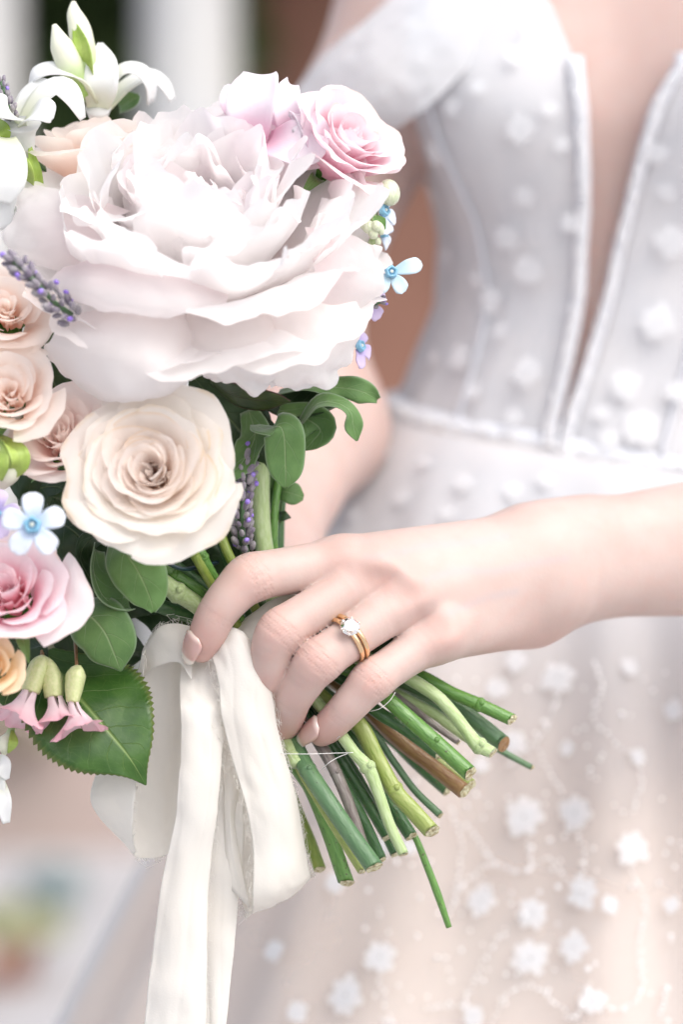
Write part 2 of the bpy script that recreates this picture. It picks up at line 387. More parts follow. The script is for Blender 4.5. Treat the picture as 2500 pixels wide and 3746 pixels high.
def rev_petal(th0, half, prof, nt=12, ns=13, rnd_top=0.35, ruf=0.0, rf=60, seed=0.0, swirl=0.0, edgecurl=0.0, notch=0.0, base=0.35, flat=0.0, tilt=0.0):
    """A petal as a patch of a surface of revolution; prof: (radius, height) points from claw to rim."""
    ts = np.linspace(0, 1, nt); v = []; st = []
    L = sum(math.dist(prof[i], prof[i + 1]) for i in range(len(prof) - 1))
    for i in range(nt):
        for j in range(ns):
            s = -1 + 2 * j / (ns - 1)
            te = ts[i] * (1 - rnd_top * abs(s) ** 2.6 - notch * max(0, 1 - (s / 0.25) ** 2) * ts[i])
            r, z = cr(prof, [te])[0]
            wfac = base + (1 - base) * float(sm(np.array(ts[i]), 0, 0.6))
            az = s * half * wfac
            rr = r * (1 + swirl * s) + edgecurl * s * s * ts[i]
            # wrapped round the axis, or laid flatter for open petals
            rm = max(r, 0.3 * L)
            x1, y1 = rr * math.cos(az), rr * math.sin(az)
            x2, y2 = rr, rm * az * 0.9
            x = x1 * (1 - flat) + x2 * flat; y = y1 * (1 - flat) + y2 * flat
            p = np.array((x, y, z + tilt * s * ts[i]))
            if ruf:
                q = (x * 1.0 + 3.1 * th0, y, z * 0.6)
                amt = ruf * (0.15 + 0.85 * ts[i] ** 1.6)
                p[0] += amt * vnoise(q, rf, seed); p[2] += amt * vnoise(q, rf, seed + 9) * 0.8
                e = amt * 0.34 * max(0, ts[i] - 0.55) / 0.45
                p[2] += e * vnoise(q, rf * 3.1, seed + 5); p[0] += e * vnoise(q, rf * 3.1, seed + 15)
            cth, sth = math.cos(th0), math.sin(th0)
            v.append((p[0] * cth - p[1] * sth, p[0] * sth + p[1] * cth, p[2])); st.append((s, ts[i], seed))
    return v, grid_faces(nt, ns), st

def axis_rot(axis, spin=0.0):
    return Vector(axis).normalized().to_track_quat('Z', 'Y').to_matrix() @ Matrix.Rotation(spin, 3, 'Z')

def arc_prof(r0, z0, L, a0, a1, lip=0.0, n=9, lipstart=0.7):
    """Profile that leaves the axis at angle a0 (degrees from the axis) and ends at a1, with a lip rolled out past it."""
    r, z = r0, z0; pr = [(r, z)]
    for i in range(n):
        t = (i + 0.5) / n
        a = math.radians(a0 + (a1 - a0) * t + lip * max(0, (t - lipstart) / (1 - lipstart)))
        r += math.sin(a) * L / n; z += math.cos(a) * L / n; pr.append((max(r, 0.0004), z))
    return pr

def rose(name, label, cat, centre, axis, R, n, mat_in, mat_out, spin=0.0, seed=1, open_=70, inner=4, lip=50, split=0.6, group=None, hgt=0.8, calyx=True, ruf=0.10, tight=0.05, heart=14):
    """A many-petalled rose: petals turn round the axis by the golden angle, upright inside and reflexed outside."""
    rng = random.Random(seed)
    t = empty(name, label, cat, centre, axis_rot(axis, spin), group)
    for i in range(n):
        f = i / (n - 1)
        th = i * 2.39996 + rng.uniform(-0.2, 0.2)
        L = R * (0.62 + 0.40 * f) * rng.uniform(0.93, 1.06)
        a1 = inner + (open_ - inner) * f ** 1.25 + rng.uniform(-5, 5)
        a0 = -10 * (1 - f) + a1 * 0.55
        r0 = R * (tight + 0.30 * f); z0 = -R * hgt * (0.42 + 0.24 * f)
        lp = lip * (f - 0.30) * 1.4 * rng.uniform(0.6, 1.3)
        half = math.radians(74 - 24 * f) * rng.uniform(0.9, 1.1)
        v, fc, st = rev_petal(th, half, arc_prof(r0, z0, L, a0, a1, lp), 14, 19, rng.uniform(0.15, 0.3), R * ruf * (0.5 + f), 1.3 / R, seed * 7 + i, swirl=0.22 * (1 - f), edgecurl=R * 0.06 * rng.uniform(-1, 1.5), notch=rng.choice((0, 0, 0.04)), base=0.5, flat=0.25 * f)
        mesh('petal', v, fc, mat_out if f > split else mat_in, t, st)
    for k in range(heart):
        a = rng.uniform(0, 6.28); rr = R * 0.26 * math.sqrt((k + .5) / heart)
        v, fc, st = rev_petal(0, math.radians(rng.uniform(50, 85)), arc_prof(R * rng.uniform(.03, .10), -R * .30, R * rng.uniform(.30, .40), rng.uniform(-2, 10), rng.uniform(0, 22), rng.uniform(-50, 30)), 9, 11, .2, R * ruf * .6, 2.0 / R, seed * 3 + k + 50, swirl=.25, base=.6)
        b = rng.uniform(0, 6.28); cb, sb = math.cos(b), math.sin(b); q = Vector((rr * math.cos(a) - R * .05 * cb, rr * math.sin(a) - R * .05 * sb, R * .07 - rr * .30))
        mesh('petal', [(p[0] * cb - p[1] * sb + q.x, p[0] * sb + p[1] * cb + q.y, p[2] + q.z) for p in v], fc, mat_in, t, st)
    if calyx:
        prof = [(0.001, -R * 0.98), (R * 0.16, -R * 0.9), (R * 0.24, -R * 0.72), (R * 0.3, -R * 0.5)]
        vv = []; ss = []
        for k, (r, z) in enumerate(prof):
            for j in range(10):
                vv.append((r * math.cos(j * PI / 5), r * math.sin(j * PI / 5), z)); ss.append((0, k / 3, 0))
        mesh('calyx', vv, grid_faces(4, 10, True), M['s_mid'], t, ss)
        for j in range(5):
            a = j * 2 * PI / 5 + 0.3; d = Vector((math.cos(a), math.sin(a), 0))
            pth = [d * R * 0.2 + Vector((0, 0, -R * 0.72)), d * R * 0.5 + Vector((0, 0, -R * 0.6)), d * R * 0.8 + Vector((0, 0, -R * 0.75))]
            v, fc, st = blade(pth, [R * 0.1, R * 0.1, R * 0.01], (0, 0, 1), 9, 5, cup=0.3)
            mesh('sepal', v, fc, M['oval2'], t, st)
    return t

def one(name, label, cat, geo, mat, group=None, thick=0.0, origin=None):
    """A thing that is a single mesh, its origin at its first point."""
    v, f, st = geo
    o = mesh(name, v, f, mat, None, st, origin=tuple(v[0]) if origin is None else origin)
    if thick: solid(o, thick)
    return tag(o, label, cat, group)

def blade_part(name, parent, mat, *a, thick=0.0, lab=None, **k):
    v, f, st = blade(*a, **k)
    o = mesh(name, np.array(v) - np.array(parent.location), f, mat, parent, st)
    if thick: solid(o, thick)
    if lab: o['label'] = lab
    return o

def ball(c, r, sx=1, sy=1, sz=1, n=8, m=6, rot=None):
    v = []; st = []
    for i in range(m + 1):
        ph = PI * i / m
        for j in range(n):
            th = 2 * PI * j / n
            p = Vector((sx * r * math.sin(ph) * math.cos(th), sy * r * math.sin(ph) * math.sin(th), sz * r * math.cos(ph)))
            if rot is not None: p = rot @ p
            v.append(tuple(Vector(c) + p)); st.append((math.cos(th), i / m, 0))
    return v, grid_faces(m + 1, n, True), st

def join(parts):
    V = []; F = []; T = []
    for v, f, st in parts:
        o = len(V); V += [tuple(p) for p in v]; F += [tuple(i + o for i in q) for q in f]; T += list(st)
    return V, F, T

# ------------------------------------------------------------------ signed-distance bodies
def surface_nets(F, org, h):
    ins = F < 0
    nx, ny, nz = F.shape
    cnt = np.zeros((nx - 1, ny - 1, nz - 1), np.int8)
    for a in (0, 1):
        for b in (0, 1):
            for c in (0, 1):
                cnt += ins[a:nx - 1 + a, b:ny - 1 + b, c:nz - 1 + c]
    act = (cnt > 0) & (cnt < 8)
    idx = np.full(act.shape, -1, np.int64); cells = np.argwhere(act); idx[act] = np.arange(len(cells))
    acc = np.zeros((len(cells), 3)); num = np.zeros(len(cells))
    I, J, Kk = cells.T
    corners = [(a, b, c) for a in (0, 1) for b in (0, 1) for c in (0, 1)]
    for ax in range(3):
        for a, b, c in corners:
            if (a, b, c)[ax]: continue
            q = [a, b, c]; q[ax] = 1
            f0 = F[I + a, J + b, Kk + c]; f1 = F[I + q[0], J + q[1], Kk + q[2]]
            x = (f0 < 0) != (f1 < 0)
            t = np.where(x, f0 / np.where(x, f0 - f1, 1), 0)
            pt = np.stack([np.full(len(t), a, float), np.full(len(t), b, float), np.full(len(t), c, float)], 1); pt[:, ax] += t
            acc[x] += pt[x]; num[x] += 1
    v = np.array(org) + (cells + acc / num[:, None]) * h
    faces = []
    for ax in range(3):
        s0 = [slice(None)] * 3; s1 = [slice(None)] * 3; s0[ax] = slice(0, -1); s1[ax] = slice(1, None)
        x = ins[tuple(s0)] != ins[tuple(s1)]
        e = np.argwhere(x); inside0 = ins[tuple(s0)][x]
        b, c = [k for k in range(3) if k != ax]
        ok = (e[:, b] > 0) & (e[:, c] > 0) & (e[:, b] < F.shape[b] - 1) & (e[:, c] < F.shape[c] - 1)
        e = e[ok]; inside0 = inside0[ok]
        def cell(db, dc):
            q = e.copy(); q[:, b] -= db; q[:, c] -= dc; return idx[q[:, 0], q[:, 1], q[:, 2]]
        quad = np.stack([cell(1, 1), cell(0, 1), cell(0, 0), cell(1, 0)], 1)
        flip = inside0 if ax != 1 else ~inside0
        quad[~flip] = quad[~flip][:, ::-1]
        faces.append(quad)
    return v, np.concatenate(faces)

class Field:
    def __init__(s, lo, hi, h):
        s.lo = np.array(lo, float); s.h = h
        s.n = np.ceil((np.array(hi) - s.lo) / h).astype(int) + 1
        ax = [s.lo[k] + np.arange(s.n[k]) * h for k in range(3)]
        s.X = ax[0][:, None, None].astype(np.float32); s.Y = ax[1][None, :, None].astype(np.float32); s.Z = ax[2][None, None, :].astype(np.float32)
    def new(s): return np.full(s.n, 0.03, np.float32)
    def chain(s, pts, radii, sub=5):
        """a limb: many short cones along a smooth path, worked out only near each cone"""
        n = (len(pts) - 1) * sub + 1; ts = np.linspace(0, 1, n); c = cr([tuple(p) for p in pts], ts); r = cr([(q,) for q in radii], ts)[:, 0]
        F = s.new()
        for i in range(n - 1):
            lo = np.minimum(c[i], c[i + 1]) - max(r[i], r[i + 1]) - 0.012; hi = np.maximum(c[i], c[i + 1]) + max(r[i], r[i + 1]) + 0.012
            a = np.clip(((lo - s.lo) / s.h).astype(int), 0, s.n); b = np.clip(((hi - s.lo) / s.h).astype(int) + 1, 0, s.n)
            if (b <= a).any(): continue
            g = Field.__new__(Field); g.X = s.X[a[0]:b[0]]; g.Y = s.Y[:, a[1]:b[1]]; g.Z = s.Z[:, :, a[2]:b[2]]
            sl_ = (slice(a[0], b[0]), slice(a[1], b[1]), slice(a[2], b[2]))
            F[sl_] = np.minimum(F[sl_], g.cone(c[i], c[i + 1], r[i], r[i + 1]))
        return F
    def cone(s, a, b, ra, rb, sq=None):
        a = np.array(a, np.float32); b = np.array(b, np.float32); ab = b - a
        dx, dy, dz = s.X - a[0], s.Y - a[1], s.Z - a[2]
        t = np.clip((dx * ab[0] + dy * ab[1] + dz * ab[2]) / np.float32(ab @ ab + 1e-12), 0, 1)
        d = np.sqrt((dx - t * ab[0]) ** 2 + (dy - t * ab[1]) ** 2 + (dz - t * ab[2]) ** 2)
        return d - (ra + t * (rb - ra))

def smin(a, b, k):
    h = np.maximum(k - np.abs(a - b), 0) / k
    return np.minimum(a, b) - h * h * k * 0.25

def smax(a, b, k): return -smin(-a, -b, k)
# ------------------------------------------------------------------ the place behind
def box(lo, hi):
    x0, y0, z0 = lo; x1, y1, z1 = hi
    v = [(x0, y0, z0), (x1, y0, z0), (x1, y1, z0), (x0, y1, z0), (x0, y0, z1), (x1, y0, z1), (x1, y1, z1), (x0, y1, z1)]
    return v, [(0, 3, 2, 1), (4, 5, 6, 7), (0, 1, 5, 4), (1, 2, 6, 5), (2, 3, 7, 6), (3, 0, 4, 7)], [(0, 0, 0)] * 8

def lathe(prof, c, n=28):
    v = []; st = []
    for k, (r, z) in enumerate(prof):
        for j in range(n):
            v.append((c[0] + r * math.cos(2 * PI * j / n), c[1] + r * math.sin(2 * PI * j / n), c[2] + z)); st.append((0, k / len(prof), 0))
    f = grid_faces(len(prof), n, True); f.append(tuple(range(n - 1, -1, -1))); f.append(tuple((len(prof) - 1) * n + j for j in range(n)))
    return v, f, st

v, f, st = box((-60, -40, -0.1), (60, 80, 0.0))
tag(mesh('ground', v, f, M['paving'], None, None, False), 'pale grey paved terrace', None, kind='structure')
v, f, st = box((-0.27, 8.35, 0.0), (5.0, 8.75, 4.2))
tag(mesh('wall', v, f, M['wallm'], None, None, False), 'red brown rendered house wall behind the bride', 'wall')  # real wall; beside the bodice its brown stands in for the arm's shade
for cx, lab in ((-0.50, 'pale painted porch column nearer the brown wall'), (-1.20, 'blue grey porch column beside the white tuberoses')):
    e = empty('porch_column', lab, 'column', (cx, 7.3, 0), group='porch columns')
    v, f, st = box((-0.23, -0.23, 0.0), (0.23, 0.23, 0.12)); mesh('plinth', v, f, M['colm'], e, None, False)
    v, f, st = lathe([(0.20, 0.12), (0.205, 0.16), (0.18, 0.2), (0.172, 0.24), (0.168, 1.5), (0.155, 3.0), (0.16, 3.02), (0.2, 3.1)], (0, 0, 0)); mesh('shaft', v, f, M['colm'], e)
    v, f, st = box((-0.24, -0.24, 3.1), (0.24, 0.24, 3.2)); mesh('capital', v, f, M['colm'], e, None, False)
v, f, st = box((-3.2, 7.0, 3.2), (5.0, 8.3, 3.5)); tag(mesh('porch_roof', v, f, M['colm'], None, None, False), 'painted porch ceiling carried by the columns', 'roof')

def scatter(name, label, cat, lo, hi, n, size, mats, seed, kind=None, shape='box'):
    rng = random.Random(seed); V = []; F = []; mi = []
    for i in range(n):
        p = Vector([rng.uniform(lo[k], hi[k]) for k in range(3)])
        if shape == 'ball':
            c = (Vector(lo) + Vector(hi)) / 2; e = (Vector(hi) - Vector(lo)) / 2
            d = Vector((rng.gauss(0, 1), rng.gauss(0, 1), rng.gauss(0, 1))).normalized() * rng.uniform(0.35, 1.0) ** 0.5
            p = c + Vector((d.x * e.x, d.y * e.y, d.z * e.z))
        a = Vector((rng.gauss(0, 1), rng.gauss(0, 1), rng.gauss(0, 1))).normalized(); b = a.orthogonal().normalized(); sz = size * rng.uniform(0.6, 1.3)
        o = len(V); V += [tuple(p - a * sz), tuple(p + b * sz * 0.5), tuple(p + a * sz), tuple(p - b * sz * 0.5)]; F.append((o, o + 1, o + 2, o + 3)); mi.append(rng.randrange(len(mats)))
    o = mesh(name, V, F, mats[0], None, None, False, origin=((lo[0] + hi[0]) / 2, (lo[1] + hi[1]) / 2, lo[2]))
    for q in mats[1:]: o.data.materials.append(q)
    o.data.polygons.foreach_set('material_index', mi)
    if label: tag(o, label, cat, kind=kind)
    return o
h = scatter('hedge', 'dark green clipped hedge in shade between the porch columns', 'hedge', (-3.2, 8.0, 0.0), (-0.3, 9.2, 3.2), 15000, 0.12, [M['hedge']], 5)
v, f, st = box((-1.75, 6.9, 0.0), (-0.62, 7.04, 0.36)); tag(mesh('planter_wall', v, f, M['planterm'], None, None, False), 'low tan brick planter wall in front of the columns', 'wall')
scatter('flowering_shrub', 'dusty pink flowering shrub growing over the tan planter wall', 'shrub', (-1.5, 6.6, 0.30), (-0.8, 7.1, 0.62), 700, 0.04, [M['heath'], M['rosy'], M['rosy']], 6, None, 'ball')
def pot(x, y, r, hgt, label, plant, mats, seed, ph):
    e = empty('plant_pot', label, 'pot', (x, y, 0))
    v, f, st = lathe([(r * 0.62, 0), (r * 0.9, hgt * 0.8), (r * 1.05, hgt * 0.8), (r * 1.08, hgt), (r * 0.9, hgt), (r * 0.85, hgt * 0.86)], (0, 0, 0)); mesh('pot_body', v, f, M['potm'], e)
    scatter('bedding_plant', plant, 'plant', (x - r * 1.5, y - r * 1.5, hgt * 0.8), (x + r * 1.5, y + r * 1.5, hgt * 0.8 + ph), 260, 0.035, mats, seed, None, 'ball')
pot(-0.76, 4.75, 0.10, 0.12, 'small terracotta pot on the paving', 'olive green plant growing in the small terracotta pot', [M['heath']], 8, 0.06)
pot(-0.86, 4.45, 0.09, 0.11, 'squat terracotta pot at the front of the pair', 'rosy bedding plant in the squat terracotta pot', [M['rosy'], M['heath']], 9, 0.05)
scatter('low_shrub', 'dark blue green low shrub on the paving behind the pots', 'shrub', (-0.84, 5.7, 0.0), (-0.70, 5.95, 0.10), 240, 0.04, [M['teal']], 10, None, 'ball')

# ------------------------------------------------------------------ the bride: body
person = empty('person', 'bride in a white floral lace gown, one hand holding the bouquet', 'person', (0.13, 0.29, 0.0))
TC = np.array((0.13, 0.29))
def torso(z):
    """half-width and half-depth of the torso at height z (relative to the camera)."""
    zs = [-0.50, -0.22, -0.14, -0.06, 0.0, 0.04, 0.06, 0.09, 0.12, 0.16, 0.22, 0.30, 0.36]
    a = np.interp(z, zs, [0.155, 0.165, 0.16, 0.135, 0.115, 0.107, 0.098, 0.0865, 0.0845, 0.093, 0.112, 0.135, 0.10])
    b = np.interp(z, zs, [0.12, 0.115, 0.11, 0.10, 0.085, 0.078, 0.077, 0.077, 0.079, 0.085, 0.085, 0.075, 0.055])
    return a, b
def on_torso(th, z, out=0.0):
    a, b = torso(z)
    bump = 0.030 * math.exp(-((th + math.radians(42)) / 0.42) ** 2 - ((z - 0.165) / 0.05) ** 2) + 0.030 * math.exp(-((th - math.radians(22)) / 0.42) ** 2 - ((z - 0.165) / 0.05) ** 2)
    a += out + bump; b += out + bump
    return Vector((TC[0] + a * math.sin(th), TC[1] - b * math.cos(th), Z0 + z))

def shade_quads(name, v, q, mat, parent, attrs):
    me = bpy.data.meshes.new(name)
    org = np.array(parent.location)
    vol = np.einsum('ij,ij->i', v[q[:, 0]], np.cross(v[q[:, 1]], v[q[:, 2]])).sum()
    if vol < 0: q = q[:, ::-1]
    me.vertices.add(len(v)); me.vertices.foreach_set('co', (v - org).ravel())
    me.loops.add(q.size); me.loops.foreach_set('vertex_index', q.ravel().astype(np.int32))
    me.polygons.add(len(q)); me.polygons.foreach_set('loop_start', (np.arange(len(q)) * 4).astype(np.int32))
    me.polygons.foreach_set('use_smooth', [True] * len(q))
    me.update(calc_edges=True); me.validate()
    for k, arr in attrs.items():
        a = me.attributes.new(k, 'FLOAT', 'POINT'); a.data.foreach_set('value', arr.astype(np.float32))
    me.materials.append(mat)
    return link(bpy.data.objects.new(name, me), parent)

mm = 0.001
def A(x, y, d): return P(x, y, d * mm)
# finger joints: (pixel x, pixel y, depth mm, radius mm)
FING = {
    'index': [(1245, 2068, 4, 9.0), (1070, 2086, -4, 7.7), (921, 2115, -11, 7.6), (852, 2172, -13, 7.0), (795, 2243, -13, 6.4), (762, 2312, -11, 6.0), (738, 2368, -8, 4.9)],
    'middle': [(1365, 2100, 2, 9.0), (1190, 2205, -7, 7.0), (1028, 2312, -13, 7.2), (992, 2400, -11, 6.7), (985, 2480, -6, 6.4), (990, 2560, 6, 5.6), (1000, 2610, 14, 5)],
    'ring': [(1480, 2185, 1, 9.0), (1310, 2316, -8, 7.1), (1165, 2422, -14, 7.0), (1114, 2492, -12, 6.4), (1074, 2557, -8, 5.9), (1052, 2620, 0, 5.6), (1036, 2672, 8, 4.6)],
    'pinky': [(1600, 2318, 4, 8.4), (1480, 2405, -3, 6.7), (1362, 2490, -9, 6.5), (1305, 2550, -9, 6.1), (1255, 2605, -7, 5.7), (1205, 2655, -3, 5.3), (1178, 2678, 0, 4.6)],
}
THUMB = [(1880, 2030, 48, 12), (1520, 2080, 50, 9.5), (1250, 2160, 44, 8.5), (1080, 2230, 36, 7)]
fl = Field(P(640, 2820, -0.03), (P(2700, 1600, 0.10)[0], 0.125, P(640, 1690, 0.11)[2] + 0.02), 0.00066)
fingers = None
for nme, J in FING.items():
    F = fl.chain([A(*a[:3]) for a in J], [a[3] * mm for a in J])
    # knuckle swelling over the middle joint
    k = J[2]; kp = A(k[0], k[1], k[2]) + Vector((0, -0.0012, 0.0004)); d = fl.cone(kp, kp + Vector((0.0005, 0, 0)), k[3] * mm * 0.93, k[3] * mm * 0.93); F = smin(F, d, 0.003)
    FING[nme].append(F)
    fingers = F if fingers is None else smin(fingers, F, 0.0004)
palm = None
META = [((1245, 2068, 4, 8.8), (1985, 2000, 36, 11.5)), ((1365, 2100, 2, 9.2), (1990, 2050, 33, 12)), ((1480, 2185, 1, 9.0), (1985, 2130, 33, 12)), ((1600, 2325, 4, 8.6), (1940, 2235, 36, 11.5)),
        ((1300, 2110, 14, 9), (1900, 2080, 44, 14)), ((1560, 2260, 16, 9), (1900, 2190, 44, 13))]
for a, b in META:
    d = fl.cone(A(*a[:3]), A(*b[:3]), a[3] * mm, b[3] * mm)
    palm = d if palm is None else smin(palm, d, 0.009)
arm = None
for a, b in (((1960, 2000, 38, 12), (2130, 1978, 48, 13.2)), ((2130, 1978, 48, 13.2), (2800, 1895, 78, 18.3)), ((1960, 2175, 38, 10), (2130, 2132, 48, 10.5)), ((2130, 2132, 48, 10.5), (2800, 2075, 80, 16.8)), ((1960, 2090, 40, 12), (2800, 2000, 82, 18))):
    d = fl.cone(A(*a[:3]), A(*b[:3]), a[3] * mm, b[3] * mm); arm = d if arm is None else smin(arm, d, 0.010)
palm = smin(palm, arm, 0.014)
# ulnar bump at the little-finger side of the wrist, tendons and knuckles on the back of the hand
for x, y, d_, r_, k_ in ((2040, 2165, 31, 7, 0.010), (1262, 2062, -1, 6.2, 0.006), (1385, 2098, -4, 6.2, 0.006), (1497, 2180, -4, 6.0, 0.006), (1610, 2312, -1, 5.6, 0.006)):
    q = A(x, y, d_); palm = smin(palm, fl.cone(q, q + Vector((1e-4, 0, 0)), r_ * mm, r_ * mm), k_)
for a, b in (((1290, 2050, -3), (1800, 2010, 21)), ((1400, 2095, -6), (1850, 2045, 21)), ((1510, 2178, -5), (1850, 2090, 21)), ((1630, 2310, -2), (1850, 2180, 24))):
    palm = smin(palm, fl.cone(A(*a), A(*b), 0.0034, 0.0024), 0.0035)
# hollows between the knuckles
for x, y, d_, r_ in ((1290, 2150, -9, 4.8), (1415, 2200, -9.5, 4.8), (1545, 2295, -8, 5.0)):
    q = A(x, y, d_); palm = smax(palm, -fl.cone(q, A(x + 120, y - 30, d_ - 2), r_ * mm, r_ * 0.6 * mm), 0.006)
th = fl.chain([A(*a[:3]) for a in THUMB], [a[3] * mm for a in THUMB])
hand = smin(smin(fingers, palm, 0.0045), th, 0.006)
hv, hq = surface_nets(hand, fl.lo, fl.h)
pink = np.zeros(len(hv)); crease = np.zeros(len(hv))
def spot(p, r, amt): 
    global pink
    d = np.linalg.norm(hv - np.array(p), axis=1); pink = np.maximum(pink, amt * np.exp(-(d / r) ** 2))
for nme, J in FING.items():
    k = J[2]; spot(A(k[0], k[1], k[2] - 8), 0.0095, 0.30)
    k = J[6]; spot(A(k[0], k[1], k[2] - 3), 0.012, 0.55)
    k = J[0]; spot(A(k[0] + 20, k[1] - 10, k[2] - 9), 0.009, 0.30)
    k = J[4]; spot(A(k[0], k[1], k[2] - 6), 0.006, 0.22)
    for ji, amt in ((2, 1.0), (4, 0.6)):
        c0 = np.array(A(*J[ji][:3])); ax = np.array(A(*J[ji + 1][:3])) - np.array(A(*J[ji - 1][:3])); ax /= np.linalg.norm(ax)
        t = (hv - c0) @ ax; near = np.linalg.norm(hv - c0, axis=1) < J[ji][3] * mm * 1.5
        wob = 0.0006 * np.sin(hv[:, 2] * 2500 + hv[:, 0] * 1700)
        for off in ((-0.0021, 0.0003, 0.0025) if ji == 2 else (-0.0004, 0.0014)):
            crease += amt * near * np.exp(-((t - off + wob) / 0.00060) ** 2)
for a, b, am in (((1700, 2425, 20), (1960, 2350, 34), 0.3), ((1640, 2440, 16), (1800, 2400, 26), 0.2)):
    for u in np.linspace(0, 1, 5): spot(Vector(A(*a)).lerp(A(*b), u), 0.012, am)
vein = np.zeros(len(hv))
for path in (((1345, 2040, -6), (1450, 2022, 2), (1560, 1995, 8), (1700, 1985, 16), (1850, 1960, 22)), ((1560, 2120, 0), (1680, 2085, 8), (1800, 2090, 14), (1930, 2060, 24), (2060, 2040, 33)), ((1640, 2240, 4), (1760, 2190, 12), (1880, 2160, 22))):
    for q in cr([tuple(A(*p)) for p in path], np.linspace(0, 1, 60)):
        d2 = (hv[:, 0] - q[0]) ** 2 + (hv[:, 2] - q[2]) ** 2; vein = np.maximum(vein, np.exp(-d2 / 0.0014 ** 2))
NH = len(hv)
del fl, hand, palm, fingers, arm, th
# the rest of the body, coarser
fb = Field((-0.26, 0.02, Z0 - 0.55), (0.46, 0.46, Z0 + 0.42), 0.0055)
body = None
ZR = (fb.Z - Z0).ravel()
ta, tb = torso(ZR); ta = (ta - 0.006)[None, None, :]; tb = (tb - 0.006)[None, None, :]
thg = np.arctan2(fb.X - TC[0], -(fb.Y - TC[1]))
bmp = 0.030 * np.exp(-((fb.Z - Z0 - 0.165) / 0.05) ** 2) * (np.exp(-((thg + math.radians(42)) / 0.42) ** 2) + np.exp(-((thg - math.radians(22)) / 0.42) ** 2))
ta = ta + 0.0035 + bmp; tb = tb + 0.0035 + bmp
body = ((np.sqrt(((fb.X - TC[0]) / ta) ** 2 + ((fb.Y - TC[1]) / tb) ** 2) - 1) * np.minimum(ta, tb)).astype(np.float32)
body = smax(body, fb.Z - (Z0 + 0.34), 0.04)
for a, b, ra, rb, k in (((TC[0], 0.30, Z0 + 0.32), (TC[0], 0.31, Z0 + 0.44), 0.055, 0.05, 0.05),
                     ((0.04, 0.30, Z0 + 0.30), (0.28, 0.30, Z0 + 0.30), 0.045, 0.045, 0.04),
                     (P(1600, -330, 0.29), P(1560, 60, 0.28), 0.036, 0.034, 0.02), (P(1560, 60, 0.28), P(1180, 700, 0.26), 0.034, 0.030, 0.02), (P(1180, 700, 0.26), P(1040, 1250, 0.25), 0.030, 0.028, 0.02),
                     (P(1040, 1250, 0.25), P(1150, 1560, 0.24), 0.028, 0.027, 0.02), (P(1150, 1560, 0.24), P(940, 1950, 0.14), 0.027, 0.023, 0.02), (P(940, 1950, 0.14), P(1000, 2200, 0.07), 0.022, 0.018, 0.012),
                     ((0.28, 0.30, Z0 + 0.30), (0.335, 0.22, Z0 + 0.04), 0.042, 0.034, 0.02), ((0.335, 0.22, Z0 + 0.04), P(2760, 1995, 0.080), 0.032, 0.0245, 0.02)):
    body = smin(body, fb.cone(a, b, ra, rb), k)
body = np.maximum(body, -(fb.Z - (Z0 - 0.5)))
bv, bq = surface_nets(body, fb.lo, fb.h)
allv = np.vstack([hv, bv]); allq = np.vstack([hq, bq + NH])
bo = shade_quads('body', allv, allq, M['skin'], person, {'pink': np.concatenate([pink, np.full(len(bv), 0.10)]), 'vein': np.concatenate([vein, np.zeros(len(bv))]), 'crease': np.concatenate([np.clip(crease, 0, 1), np.zeros(len(bv))])})

def nail(J, n, length, w, over, back=0.42):
    """a nail lying on the finger end: J joints, n the upper side of the finger"""
    a = Vector(A(*J[5][:3])); b = Vector(A(*J[6][:3])); ax = (b - a).normalized(); n = Vector(n); n = (n - ax * n.dot(ax)).normalized(); sd = ax.cross(n)
    r0 = (J[5][3] + J[6][3]) / 2 * mm; v = []; st = []; nt = 14; ns = 9
    start = b - ax * length * 0.62
    for i in range(nt):
        t = i / (nt - 1)
        ww = w * (0.80 + 0.20 * math.sin(PI * min(1, t * 1.3 + 0.15))) * (1 if t < 0.72 else math.sqrt(max(0.02, 1 - ((t - 0.72) / 0.29) ** 2)))
        if t < 0.15: ww *= 0.55 + 0.45 * math.sqrt(t / 0.15)
        rr = (J[5][3] + (J[6][3] - J[5][3]) * min(1, t * 1.1)) * mm
        for j in range(ns):
            s = -1 + 2 * j / (ns - 1); an = s * ww / rr * 0.95
            lift = 0.0005 + 0.0004 * math.sin(PI * t) - 0.0012 * max(0, t - 0.6) - (0.0006 if i == 0 else 0)
            p = start + ax * (length + over) * t + (n * math.cos(an) + sd * math.sin(an)) * (rr + lift)
            v.append(p - person.location); st.append((s, t, 0))
    o = mesh('fingernail', v, grid_faces(nt, ns), M['nail'], person, st); solid(o, 0.0005, 0)
nail(FING['index'], (-0.62, -0.78, 0.06), 0.0100, 0.0043, 0.0014)
nail(FING['pinky'], (-0.34, -0.86, 0.45), 0.0090, 0.0040, 0.0052)

